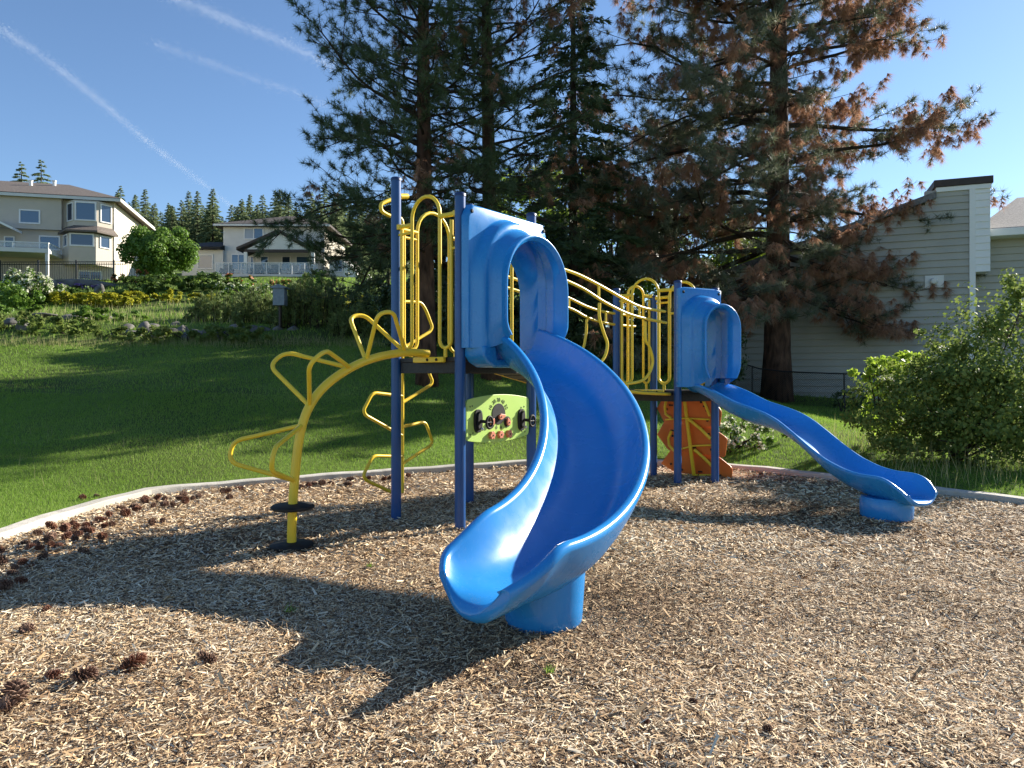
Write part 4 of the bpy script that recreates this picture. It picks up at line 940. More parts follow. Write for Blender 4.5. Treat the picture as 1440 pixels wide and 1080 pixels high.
# small weeds in the wood chips
for px, py, lab in ((410,862,'small green weed sprig in the chips left of the slide shadow'),(772,948,'small green weed sprig in the chips in front of the slide foot'),(520,800,'tiny green weed sprig in the shade between arch climber and slide')):
    p = ground_at(px, py); root = empty('weed_sprig', p, lab, 'weed', 'weeds in the wood chips'); k = 26
    a = rng.random(k)*6.28; d = np.stack([np.cos(a), np.sin(a), .5+rng.random(k)], 1); d /= np.linalg.norm(d, axis=1)[:,None]; b = p+np.stack([rng.normal(0,.018,k), rng.normal(0,.018,k), np.full(k,.015)], 1); L = .05*(.5+rng.random((k,1))); s = np.cross(d, V3(0,0,1))*.006
    soup('leaf', np.stack([b-s, b+s, b+d*L], 1), M['grass'], root)
# forest on the hill behind the houses
forest = []
HF = []
for i in range(4): 
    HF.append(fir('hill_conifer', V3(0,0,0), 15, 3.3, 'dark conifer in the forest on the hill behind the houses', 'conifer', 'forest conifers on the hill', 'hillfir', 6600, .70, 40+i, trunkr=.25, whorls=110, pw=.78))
pos = []
R_ = random.Random(5)
for row, (d, n_, x0, x1) in enumerate(((116,56,-72,-24),(130,60,-80,-18),(146,54,-88,-18))):
    for i in range(n_):
        X = x0+(x1-x0)*(i+R_.uniform(.1,.9))/n_; pos.append((X, d+R_.uniform(-6,6)))
first = {}
for i, (X, Y) in enumerate(pos):
    v = i % 4; o = HF[v] if v not in first else copy_tree(HF[v]); first[v] = 1
    sc_ = R_.uniform(.72,1.0); o.location = (X, Y, float(H(X,Y))-.3+ (2.2 if Y > 124 else 0)); o.scale = (sc_*1.1,sc_*1.1,sc_*R_.uniform(.85,1.12)); o.rotation_euler = (0,0,R_.uniform(0,6.28))
for px, top, d, h, lab, sd in ((30,228,75,9.5,'left of two tall conifers rising above the beige house roof',61),(58,224,78,11,'right and broader of two tall conifers rising above the beige house roof',62)):
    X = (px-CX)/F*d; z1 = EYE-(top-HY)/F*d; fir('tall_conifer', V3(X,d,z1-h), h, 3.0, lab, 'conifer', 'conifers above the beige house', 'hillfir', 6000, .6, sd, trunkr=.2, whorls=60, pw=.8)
for px, top, d, h, lab, sd in ((335,291,110,7,'small conifer tip just left of the white house roof ridge',63),(362,289,112,8,'small conifer tip above the left slope of the white house roof',64),(12,258,74,5,'short conifer tip at the left edge above the beige roof',65)):
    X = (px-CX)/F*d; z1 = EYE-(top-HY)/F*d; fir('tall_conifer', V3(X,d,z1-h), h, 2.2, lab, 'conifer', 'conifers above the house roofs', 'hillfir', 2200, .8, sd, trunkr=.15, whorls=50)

# ------------------------------------------------------------------ houses
class Fac:
    """a facade plane: right direction dr, outward normal nn; pixel rectangles give window positions"""
    def __init__(s, P0, dr, root):
        s.P, s.d = np.asarray(P0, float)[:2], unit(dr)[:2]; s.n = V3(s.d[1], -s.d[0]); s.root = root
    def uz(s, px, py, o=0.): return uz(px, py, s.P+s.n*o, s.d)
    def box(s, mb, u0, u1, z0, z1, o0, o1): mb.fbox(s.P, s.d, s.n, u0, u1, z0, z1, o0, o1)
    def pt(s, u, z, o=0.): return V3(s.P[0]+s.d[0]*u+s.n[0]*o, s.P[1]+s.d[1]*u+s.n[1]*o, z)
    def window(s, px0, py0, px1, py1, o=0., fr=.09, m='glass', muntin=0, name='window', blind=0.):
        a, b = s.uz(px0, py0, o), s.uz(px1, py1, o); return s.win(a[0], b[0], b[1], a[1], o, fr, m, muntin, name, blind)
    def win(s, u0, u1, z0, z1, o=0., fr=.09, m='glass', muntin=0, name='window', blind=0.):
        mb = MB(); s.box(mb, u0, u0+fr, z0, z1, o, o+.06); s.box(mb, u1-fr, u1, z0, z1, o, o+.06); s.box(mb, u0+fr, u1-fr, z1-fr, z1, o, o+.06); s.box(mb, u0+fr, u1-fr, z0, z0+fr, o, o+.06)
        for k in range(muntin):
            uc = u0+(u1-u0)*(k+1)/(muntin+1); s.box(mb, uc-fr*.35, uc+fr*.35, z0+fr, z1-fr, o+.005, o+.055)
        f = mb.build(name, M['white'], s.root)
        mb = MB(); s.box(mb, u0+fr*.9, u1-fr*.9, z0+fr*.9, z1-fr*.9, o+.004, o+.022); mb.build('pane', M[m], f)
        if blind:
            mb = MB(); s.box(mb, u0+fr, u0+fr+(u1-u0-2*fr)*blind, z0+fr, z1-fr, o+.023, o+.028); mb.build('blind', M['blind'], f)
        return f
def hip_roof(fac, u0, u1, o0, o1, ze, zr, ru0, ru1, m, parent, name='roof', th=.18, ridge_o=None):
    """eave rectangle u0..u1 by o1 (front) .. o0 (back); ridge from ru0 to ru1"""
    om = (o0+o1)/2 if ridge_o is None else ridge_o; g = fac.pt
    v = [g(u0,ze,o1),g(u1,ze,o1),g(u1,ze,o0),g(u0,ze,o0),g(ru0,zr,om),g(ru1,zr,om)]
    lo = [p-V3(0,0,th) for p in v[:4]]
    mb = MB(); mb.add(v+lo, [(0,1,5,4),(1,2,5),(2,3,4,5),(3,0,4),(7,6,1,0)[::-1],(6,7,8,9)[::-1] if False else (9,8,7,6),(6,7,1,0),(7,8,2,1),(8,9,3,2),(9,6,0,3)])
    return mb.build(name, m, parent, fixn=True)
# --- beige house
h1 = empty('beige_house', (-30,52,8.4), 'beige stucco house with brown hip roof, stacked bay windows and a raised deck', 'house')
f1 = Fac((-28.0,50.0), V3(.97,.25), h1); s1 = Fac((-28.0,50.0), V3(-.25,.97), h1)   # front, and sunlit right side
s1.n = V3(.97,.25)
zE = f1.uz(160,283)[1]; zB = 7.6
mb = MB(); f1.box(mb, -15, 0, zB, zE, -9.0, 0); mb.build('wall', M['beige'], h1)
mb = MB(); mb.prism([s1.pt(.02,zB,.004),s1.pt(9.0,zB,.004),s1.pt(9.0,zE-.1,.004),s1.pt(.02,zE-.1,.004)], np.append(s1.n,0)*.03); sw = mb.build('side_wall', M['cream'], h1, fixn=True); sw['label'] = 'side wall tinted cream for sunlight'
rf = hip_roof(f1, -16, .55, -9.6, .6, zE+.12, zE+2.05, -11.5, -4.2, M['roof'], h1)
mb = MB(); f1.box(mb, -16, .60, zE-.14, zE+.06, .605, .66); f1.box(mb, .555, .62, zE-.14, zE+.08, -9.6, .60); mb.build('fascia', M['offwhite'], rf)
for u, o in ((-11,-3.4),(-6.2,-3.0),(-4.9,-3.6)):
    mb = MB(); z = zE+.12+1.93*(1-abs(o+4.5)/5.1); mb.lathe([(.12,-.2),(.12,.3),(.16,.31),(.16,.36)], 10, f1.pt(u,z,o)); mb.build('roof_vent', M['white'], rf)
# upper overhanging storey left of the bay
a, b = f1.uz(-60,280), f1.uz(89,325); mb = MB(); f1.box(mb, -15.02, b[0], b[1], zE-.02, .0, .35); mb.build('upper_storey', M['beige'], h1)
f1.window(27,294,57,315.5, .35)
f1.window(55,331,85,352.5); 
def bay(px0, px1, pya, pyb, out, name):
    u0, u1 = f1.uz(px0,pya)[0], min(f1.uz(px1,pya)[0], -.05); z1, z0 = f1.uz(px0,pya)[1], f1.uz(px0,pyb)[1]; c = .75
    pl = [(u0,0),(u0+c,out),(u1-c,out),(u1,0)]; mb = MB(); mb.prism([f1.pt(u,z0,o) for u, o in pl], (0,0,z1-z0)); w_ = mb.build(name, M['beige'], h1, fixn=True)
    fl = Fac(f1.pt(u0,0,0), (f1.pt(u0+c,0,out)-f1.pt(u0,0,0)), h1); fr_ = Fac(f1.pt(u1-c,0,out), (f1.pt(u1,0,0)-f1.pt(u1-c,0,out)), h1)
    return u0, u1, z0, z1, c, fl, fr_
u0,u1,za,zb1,c_,fl,fr_ = bay(93,163,284,331,.85,'bay_wall')
f1.win(u0+c_+.05, u1-c_-.05, f1.uz(110,313.5)[1], f1.uz(110,287)[1], .85); w_ = math.hypot(c_,.85)
for ff in (fl, fr_): ff.win(.2, w_-.12, f1.uz(110,313.5)[1], f1.uz(110,288)[1], 0., .07, 'glassdark')
U0,U1,ZA,ZB,C_,FL,FR = bay(88,163,331,374,1.15,'bay_wall')
f1.win(U0+C_+.05, U1-C_-.1, f1.uz(110,350)[1], f1.uz(110,332)[1], 1.15, .09, 'glassdark'); W_ = math.hypot(C_,1.15)
for ff in (FL, FR): ff.win(.28, W_-.25, f1.uz(110,350)[1], f1.uz(110,333)[1], 0., .07, 'glassdark')
mb = MB(); zz = f1.uz(120,329)[1]; pl = [(U0-.3,0),(U0+C_-.15,1.55),(U1-C_+.2,1.55),(U1+.35,0)]; pi = [(u0,.0),(u0+c_,.86),(u1-c_,.86),(u1,0)]
mb.loft([[f1.pt(u,zz-.12,o) for u, o in pl],[f1.pt(u,zz,o) for u, o in pl],[f1.pt(u,zz+.42,o) for u, o in pi]], closed=True, caps=True); mb.build('bay_roof', M['roof'], h1, fixn=True)
w_ = f1.window(110,380,144,399, .0, .09, 'glassdark', muntin=1)
d_ = f1.window(6,332,21,361, .0, .08, 'glassdark', name='door')
# deck
zD = f1.uz(40,357)[1]; u_r = f1.uz(68,357,2.6)[0]; mb = MB(); f1.box(mb, -15, u_r, zD-.28, zD, .004, 2.6); dk = mb.build('deck', M['offwhite'], h1)
zR = f1.uz(70,341,2.6)[1]
mb = MB(); f1.box(mb, -15, u_r, zR-.06, zR, 2.50, 2.56); f1.box(mb, u_r-.06, u_r, zR-.06, zR, .1, 2.49); rl = mb.build('railing', M['white'], dk)
for u in list(np.arange(u_r-.03, -15, -2.05))+[None]:
    mb = MB()
    if u is None: f1.box(mb, u_r-.055, u_r-.005, zD, zR-.06, .15, .2)
    else: f1.box(mb, u-.03, u+.03, zD, zR-.062, 2.5, 2.56)
    mb.build('railing_post', M['white'], rl)
mb = MB(); f1.box(mb, -15, u_r-.05, zD+.06, zR-.08, 2.52, 2.535); f1.box(mb, u_r-.04, u_r-.025, zD+.06, zR-.08, .2, 2.48); mb.build('railing_glass', M['railglass'], rl)
for u in (u_r-.12, u_r-5.5):
    mb = MB(); f1.box(mb, u-.09, u+.09, zB, zD-.28, 2.36, 2.54); mb.build('deck_post', M['offwhite'], dk)
# small gable canopy over the deck door
mb = MB(); uA, uB = f1.uz(-18,330)[0], f1.uz(34,328)[0]; zc0, zc1 = f1.uz(30,327)[1], f1.uz(8,313)[1]; um = f1.uz(4,313)[0]
for (ua_, za_), (ub_, zb_2) in (((um,zc1),(uB,zc0)),((uA,zc0),(um,zc1))):
    mb.hexa([f1.pt(ua_,za_-.15,.36),f1.pt(ub_,zb_2-.15,.36),f1.pt(ub_,zb_2-.15,1.9),f1.pt(ua_,za_-.15,1.9),f1.pt(ua_,za_,.36),f1.pt(ub_,zb_2,.36),f1.pt(ub_,zb_2,1.9),f1.pt(ua_,za_,1.9)])
cn = mb.build('canopy', M['white'], h1)
# wrought iron fence in front of the beige house
fi = Fac((-29.5,46.2), V3(.97,.12), None); fe = empty('iron_fence', fi.pt(-5,8,0), 'black wrought iron picket fence below the beige house deck', 'fence'); fi.root = fe
ua_, ub_ = fi.uz(0,370)[0], fi.uz(192,370)[0]
mb = MB(); top = lambda u: float(H(*fi.pt(u,0)[:2]))+1.35
n = int((ub_-ua_)/.14)
us = np.linspace(ua_, ub_, n)
for j, u in enumerate(us):
    p = fi.pt(u,0); g = top(u)-1.35; fi.box(mb, u-.012, u+.012, g+.1, g+1.3, -.012, .012)
mb.build('picket_panel', M['fence'], fe)
for zz in (.15,1.2,1.35):
    mb = MB(); mb.tube([fi.pt(u, top(u)-1.35+zz) for u in us[::6]], .028, 5); mb.build('rail', M['fence'], fe)
for u in np.arange(ua_, ub_+.1, 2.3):
    mb = MB(); fi.box(mb, u-.045, u+.045, top(u)-1.5, top(u)+.12, -.045, .045); mb.build('fence_post', M['fence'], fe)
# --- white house with a gabled porch
h2 = empty('white_house', (-20,60,8.6), 'white two storey house with dark hip roof, gabled porch and glass railed deck', 'house')
f2 = Fac((-20.0,60.0), V3(1,.02), h2)
A_, B_ = f2.uz(314,318), f2.uz(456,318); zB2 = 7.5
mb = MB(); f2.box(mb, A_[0], B_[0], zB2, A_[1], -8, 0); mb.build('wall', M['offwhite'], h2)
hip_roof(f2, A_[0]-.6, B_[0]+.6, -8.5, .6, A_[1]+.1, A_[1]+1.75, A_[0]+4.2, A_[0]+4.9, M['brownroof'], h2)
mb = MB(); f2.box(mb, A_[0]-.62, B_[0]+.62, A_[1]-.10, A_[1]+.06, .605, .64); mb.build('fascia', M['offwhite'], h2)
mb = MB(); mb.prism([V3(*f2.pt(B_[0]+.004,zB2,-.1)), V3(*f2.pt(B_[0]+.004,zB2,-8)), V3(*f2.pt(B_[0]+.004,A_[1]-.2,-8)), V3(*f2.pt(B_[0]+.004,A_[1]-.2,-.1))], np.append(f2.d,0)*.03); sw = mb.build('side_wall', M['cream'], h2, fixn=True)  # side tinted warmer than the front to paint in the sun
f2.window(343,320,371,337, 0, .10, 'glass', muntin=1, blind=.48)
# left wing with flat dark roof
C0, C1 = f2.uz(258,352), f2.uz(316,352); mb = MB(); f2.box(mb, C0[0], C1[0]-.02, zB2, C0[1], -6, 0.3); mb.build('wing_wall', M['offwhite'], h2)
zt = f2.uz(290,338)[1]; mb = MB(); mb.hexa([f2.pt(C0[0]-.5,C0[1]-.02,.9),f2.pt(C1[0],C0[1]-.02,.9),f2.pt(C1[0],C0[1]+.1,-6),f2.pt(C0[0]-.5,C0[1]+.1,-6),f2.pt(C0[0]-.5,C0[1]+.16,.9),f2.pt(C1[0],C0[1]+.16,.9),f2.pt(C1[0],zt+.3,-2.4),f2.pt(C0[0]+1.2,zt+.3,-2.4)]); mb.build('wing_roof', M['darkroof'], h2, fixn=True)
f2.window(278,358,300,379, .3, .09, 'glass'); f2.window(325,357,346,380, 0, .09, 'glass', muntin=1)
# porch
oP = 2.6; pk = f2.uz(393,323,oP); el_, er_ = f2.uz(334,348.5,oP), f2.uz(445,350.5,oP)
rfp = None; mb = MB()
for (ua_, za_), (ub_, zb_2) in ((el_,pk),(pk,er_)):
    mb.hexa([f2.pt(ua_,za_-.22,.004),f2.pt(ub_,zb_2-.22,.004),f2.pt(ub_,zb_2-.22,oP+.3),f2.pt(ua_,za_-.22,oP+.3),f2.pt(ua_,za_,.004),f2.pt(ub_,zb_2,.004),f2.pt(ub_,zb_2,oP+.3),f2.pt(ua_,za_,oP+.3)])
rfp = mb.build('porch_roof', M['darkwood'], h2)
zb_ = f2.uz(393,351,oP)[1]
mb = MB(); mb.prism([f2.pt(el_[0]+.75,zb_,oP),f2.pt(er_[0]-.75,zb_,oP),f2.pt(pk[0],pk[1]-.28,oP)], np.append(f2.n,0)*.08); mb.build('gable', M['offwhite'], h2, fixn=True)
mb = MB(); f2.box(mb, el_[0]+.6, er_[0]-.6, zb_-.22, zb_, oP-.1, oP+.1); mb.build('porch_beam', M['darkwood'], h2)
zd = f2.uz(390,386,oP)[1]
for px in (345.5,440):
    u = f2.uz(px,370,oP)[0]; mb = MB(); f2.box(mb, u-.13, u+.13, zd, zb_-.22, oP-.13, oP+.09); mb.build('porch_post', M['white'], h2)
d0, d1 = f2.uz(304,386,oP)[0], f2.uz(447,386,oP)[0]; mb = MB(); f2.box(mb, d0, d1, zd-.30, zd, .31, oP+.2); dk2 = mb.build('deck', M['offwhite'], h2)
zr_ = f2.uz(390,369.5,oP)[1]; mb = MB(); f2.box(mb, d0, d1, zr_-.05, zr_, oP+.1, oP+.16); rl2 = mb.build('railing', M['white'], dk2)
for u in np.linspace(d0+.03, d1-.03, 9):
    mb = MB(); f2.box(mb, u-.03, u+.03, zd, zr_-.052, oP+.1, oP+.16); mb.build('railing_post', M['white'], rl2)
mb = MB(); f2.box(mb, d0+.05, d1-.05, zd+.06, zr_-.07, oP+.12, oP+.135); mb.build('railing_glass', M['railglass'], rl2)
for px in (345,420):
    u = f2.uz(px,390,oP)[0]; mb = MB(); f2.box(mb, u-.1, u+.1, zB2, zd-.3, oP-.2, oP); mb.build('deck_post', M['offwhite'], dk2)
for a, b, m_, nm in ((366,378,'glass','window'),(396,409,'glassdark','door'),(416,436,'glass','window'),(352,357,'glassdark','window')):
    f2.window(a,360,b,383, 0., .08, m_, name=nm)
# patio chairs on that deck
def chair_mesh(o_u, lab):
    p = f2.pt(o_u, zd, 1.75); r = empty('patio_chair', p, lab, 'chair', 'patio chairs on the white house deck')
    g = lambda u, o: o_u+u
    mb = MB(); f2.box(mb, o_u-.36, o_u+.36, zd+.22, zd+.42, 1.4, 2.1); mb.build('seat', M['charcoal'], r, bevel=.05)
    mb = MB(); f2.box(mb, o_u-.36, o_u+.36, zd+.425, zd+.98, 1.38, 1.55); mb.build('backrest', M['charcoal'], r, bevel=.07)
    for s_ in (-.42,.42):
        mb = MB(); f2.box(mb, o_u+s_-.055, o_u+s_+.055, zd+.2, zd+.62, 1.4, 2.1); mb.build('armrest', M['charcoal'], r, bevel=.04)
    for a in (-.4,.4):
        for b in (1.42,2.05): mb = MB(); f2.box(mb, o_u+a-.03, o_u+a+.03, zd, zd+.2, b, b+.06); mb.build('leg', M['charcoal'], r)
for px, lab in ((319,'dark patio chair near the left end of the white house deck'),(362,'dark patio chair behind the second glass panel of the white house deck'),(386,'dark patio chair left of the white house deck door'),(413,'dark patio chair right of the white house deck door'),(428,'dark patio chair near the right porch post')):
    chair_mesh(f2.uz(px,378,1.75)[0], lab)
# --- small white neighbour
h3 = empty('small_white_house', (-14,57,8.5), 'small bright white house corner with low roof, half hidden right of the gabled house', 'house')
f3 = Fac((-14.6,57.0), V3(1,.1), h3); a, b = f3.uz(463,362), f3.uz(491,362)
mb = MB(); f3.box(mb, a[0], b[0], 7.3, a[1], -5, 0); mb.build('wall', M['offwhite'], h3)
hip_roof(f3, a[0]-.3, b[0]+.3, -5.3, .35, a[1]+.05, a[1]+.55, a[0]+.5, b[0]-.5, M['brownroof'], h3)
f3.window(470,365,482,383, 0., .07, 'glassdark', muntin=1)
a2, b2 = f3.uz(484,372,.8), f3.uz(503,372,.8); mb = MB(); mb.hexa([f3.pt(a2[0],7.3,.01),f3.pt(b2[0],7.3,.01),f3.pt(b2[0],7.3,1.2),f3.pt(a2[0],7.3,1.2),f3.pt(a2[0],a2[1]+.6,.01),f3.pt(b2[0],a2[1]-.3,.01),f3.pt(b2[0],a2[1]-.6,1.2),f3.pt(a2[0],a2[1]+.2,1.2)]); mb.build('annex', M['offwhite'], h3)
# --- grey sided house on the right
h4 = empty('grey_house', (10,20,.5), 'grey vinyl sided house with a boxed chimney on the right behind the pine', 'house')
class Fac4(Fac):
    K = 1.37
    def sc(s, z): return 1.6+(z-1.6)*s.K
    def box(s, mb, u0, u1, z0, z1, o0, o1): mb.fbox(s.P, s.d, s.n, u0*s.K, u1*s.K, s.sc(z0), s.sc(z1), o0*s.K, o1*s.K)
    def pt(s, u, z, o=0.): return Fac.pt(s, u*s.K, s.sc(z), o*s.K)
    def uz(s, px, py, o=0.): u, z = Fac.uz(s, px, py, o); return u/s.K, 1.6+(z-1.6)/s.K
f4 = Fac4((16.9,26.0), V3(.93,-.36), h4)
zb4 = .2
def rake(u): return 4.55+(6.75-4.55)*(u+6.6)/6.6
mb = MB(); lap = .19; z = zb4; Lw = -8.2
while z < 6.7:
    z1 = min(z+lap, 6.7)
    uL = Lw if z1 < rake(Lw) else (z1-4.55)/(2.2)*6.6-6.6
    if uL < -.15:
        pa = [f4.pt(uL,z,-.2),f4.pt(-.12,z,-.2),f4.pt(-.12,z,.045),f4.pt(uL,z,.045),f4.pt(uL,z1,-.2),f4.pt(-.12,z1,-.2),f4.pt(-.12,z1,.003),f4.pt(uL,z1,.003)]; mb.hexa(pa)
    z = z1
mb.build('wall', M['siding'], h4)
mb = MB(); zc = 6.72; f4.box(mb, -.12, .02, zb4, zc, -.9, .06); mb.build('corner_board', M['white'], h4)
mb = MB(); z = 4.4
while z < 6.5:
    mb.hexa([f4.pt(.022,z,-.7),f4.pt(.36,z,-.7),f4.pt(.36,z,.034),f4.pt(.022,z,.034),f4.pt(.022,z+lap,-.7),f4.pt(.36,z+lap,-.7),f4.pt(.36,z+lap,.012),f4.pt(.022,z+lap,.012)]); z += lap
mb.build('chimney_side', M['white'], h4)
mb = MB(); f4.box(mb, -.95, .42, zc+.003, zc+.20, -1.05, .10); mb.build('chimney_cap', M['darkwood'], h4, bevel=.02)
mb = MB(); f4.box(mb, -.9, .38, zc-.12, zc, -.98, .065); mb.build('chimney_trim', M['white'], h4)
mb = MB(); mb.hexa([f4.pt(-8.6,rake(-8.6)-.02,-6),f4.pt(-.9,rake(-.9)-.02,-6),f4.pt(-.9,rake(-.9)-.02,.14),f4.pt(-8.6,rake(-8.6)-.02,.14),f4.pt(-8.6,rake(-8.6)+.16,-6),f4.pt(-.9,rake(-.9)+.16,-6),f4.pt(-.9,rake(-.9)+.16,.14),f4.pt(-8.6,rake(-8.6)+.16,.14)]); mb.build('side_roof', M['shingle'], h4)
mb = MB(); z = 4.0
while z < 6.6:
    mb.hexa([f4.pt(-1.15,z,-.15),f4.pt(-.12,z,-.15),f4.pt(-.12,z,.034),f4.pt(-1.15,z,.034),f4.pt(-1.15,z+lap,-.15),f4.pt(-.12,z+lap,-.15),f4.pt(-.12,z+lap,.012),f4.pt(-1.15,z+lap,.012)]); z += lap
mb.build('chimney_front', M['siding'], h4)
# recessed wall to the right with its own eave and roof
mb = MB(); z = zb4
while z < 5.35:
    mb.hexa([f4.pt(.05,z,-1.4),f4.pt(7,z,-1.4),f4.pt(7,z,-.755),f4.pt(.05,z,-.755),f4.pt(.05,z+lap,-1.4),f4.pt(7,z+lap,-1.4),f4.pt(7,z+lap,-.797),f4.pt(.05,z+lap,-.797)]); z += lap
mb.build('recessed_wall', M['siding'], h4)
mb = MB(); f4.box(mb, .38, 7.2, 5.36, 5.56, -.30, -.20); g_ = mb.build('gutter', M['white'], h4, bevel=.02)
mb = MB(); f4.box(mb, .06, 7.2, 5.36, 5.38, -.77, -.31); mb.build('soffit', M['white'], h4)
mb = MB(); mb.hexa([f4.pt(.06,5.40,-.32),f4.pt(7.2,5.40,-.32),f4.pt(7.2,7.0,-4.5),f4.pt(2.1,7.0,-4.5),f4.pt(.06,5.58,-.24),f4.pt(7.2,5.58,-.24),f4.pt(7.2,7.25,-4.5),f4.pt(2.1,7.25,-4.5)]); mb.build('roof', M['shingle'], h4, fixn=True)
va_, vb_ = f4.uz(1300,405), f4.uz(1327,387); mb = MB(); f4.box(mb, va_[0], vb_[0], va_[1], vb_[1], .02, .05); vt = mb.build('wall_vent', M['offwhite'], h4, bevel=.01)
mb = MB(); c = f4.pt(va_[0]+.2,(va_[1]+vb_[1])/2,.05); mb.lathe([(.11,0),(.13,.09),(.09,.16),(.04,.17)], 16, c, np.append(f4.n,0)); mb.build('vent_hood', M['offwhite'], vt, smooth=True, sharp=40)
# --- chain link fence
p0, p1 = V3(6.2,27.6), V3(13.4,21.4); fd_ = unit(p1-p0); fL = np.linalg.norm(p1-p0); ch = empty('chain_link_fence', (*((p0+p1)/2), .6), 'black chain link fence in front of the grey house wall', 'fence')
gz = lambda u: float(H(*(p0+fd_*u))); fh = 1.12
for u in np.linspace(.1, fL-.1, 4):
    mb = MB(); q = p0+fd_*u; mb.tube([v3(q,gz(u)-.2), v3(q,gz(u)+fh+.03)], .03, 8); mb.build('fence_post', M['fence'], ch, smooth=True, sharp=50)
mb = MB(); mb.tube([v3(p0+fd_*u, gz(u)+fh) for u in np.linspace(0, fL, 12)], .022, 8); mb.build('top_rail', M['fence'], ch, smooth=True)
mb = MB(); st = .075
for sgn in (1,-1):
    for u in np.arange(-fh, fL+fh, st):
        a, b = u, u+sgn*fh; ta = np.clip([a,b], 0, fL); 
        if ta[0] == ta[1]: continue
        za = [(ta[0]-a)/(b-a)*fh, (ta[1]-a)/(b-a)*fh]; q0, q1 = p0+fd_*ta[0], p0+fd_*ta[1]
        off = V3(-fd_[1], fd_[0], 0)*(.004*sgn)
        mb.tube([v3(q0,gz(ta[0])+za[0])+off, v3(q1,gz(ta[1])+za[1])+off], .0042, 3, cap=False)
mb.build('wire_mesh', M['fence'], ch)
# --- grey box on a post in front of the mugo pines
bp = Gp(394,27.2); r = empty('post_box', bp, 'small blue grey box on a dark post standing between the mugo pines', 'post box')
zt_ = EYE-(403-HY)/F*27.2; zb_2 = EYE-(430-HY)/F*27.2
mb = MB(); mb.tube([bp-V3(0,0,.3), V3(bp[0],bp[1],zb_2+.05)], .06, 8); mb.build('post', M['darkwood'], r, smooth=True, sharp=50)
mb = MB(); mb.box(bp[0]-.22, bp[0]+.22, bp[1]-.2, bp[1]+.2, zb_2, zt_-.08); bx = mb.build('box', M['boxgrey'], r, bevel=.015)
mb = MB(); mb.prism([V3(bp[0]-.28,bp[1]-.26,zt_-.08),V3(bp[0]+.28,bp[1]-.26,zt_-.08),V3(bp[0]+.28,bp[1]-.26,zt_-.03),V3(bp[0],bp[1]-.26,zt_+.07),V3(bp[0]-.28,bp[1]-.26,zt_-.03)], (0,.52,0)); mb.build('box_roof', M['boxgrey'], r, fixn=True)
# ------------------------------------------------------------------ rocks
def rock(loc, sx, sy, sz, seed, label, group=None, cat='rock'):
    import bmesh
    R_ = np.random.default_rng(seed); b = bmesh.new(); bmesh.ops.create_icosphere(b, subdivisions=3, radius=1)
    pl = [(unit(R_.normal(size=3)), R_.uniform(.55,.85)) for _ in range(9)]
    for v in b.verts:
        p = np.array(v.co)
        for nn, d in pl:
            e = p@nn-d
            if e > 0: p = p-nn*e*.92
        p = p+.05*np.sin(p[[1,2,0]]*4+seed); v.co = p*np.array([sx,sy,sz])
    me = bpy.data.meshes.new('garden_rock'); b.to_mesh(me); b.free(); o = link('garden_rock', me, M['rock'], smooth=True, sharp=None)
    o.location = tuple(loc); o.rotation_euler = (0,0,R_.uniform(0,6)); return tag(o, label, cat, group)
SHORT = 0
rk = [(171,478,.45,.34),(190,480,.30,.26),(206,474,.42,.40),(225,482,.30,.22),(238,476,.33,.30),(256,470,.30,.24),(272,481,.52,.32),(290,473,.26,.2),(304,482,.34,.24),(318,477,.22,.18),(345,471,.26,.22),(357,473,.30,.28),(372,470,.26,.2),(392,468,.3,.2),(410,470,.28,.2),(181,467,.3,.2),(216,464,.32,.22),(248,460,.25,.17),(330,465,.26,.16)]
for i, (px, py, sx, sz) in enumerate(rk):
    d = 25.8+(486-py)*.085; p = Gp(px,d); side_ = 'left half' if px < 290 else 'right half'
    rock(p+V3(0,0,sz*.02), sx*1.1, sx*.8, sz*1.05, 100+i, 'grey boulder in the '+side_+' of the stone row behind the lawn', 'boulders along the lawn edge, '+side_)
rock(Gp(62,30.2)+V3(0,0,.12), 1.15, .7, .22, 140, 'wide flat pale rock slab on the bank at the left')
rock(Gp(100,30.0)+V3(0,0,.1), .7, .5, .18, 141, 'smaller flat rock right of the wide pale slab')
rock(Gp(145,30.5)+V3(0,0,.1), .45, .35, .2, 142, 'low rounded rock beside the grassy tuft on the bank')
rock(Gp(18,28.0)+V3(0,0,.12), .45, .35, .25, 143, 'tan rock at the left edge among the ground cover')
rock(Gp(36,27.2)+V3(0,0,.1), .35, .28, .22, 144, 'small tan rock in front of the left ground cover')
rock(Gp(112,43.2)+V3(0,0,.1), 2.4, .8, .45, 145, 'long grey rock bed in front of the wrought iron fence')
rock(Gp(141,41)+V3(0,0,.2), .35, .3, .36, 146, 'small pale upright rock above the golden juniper')
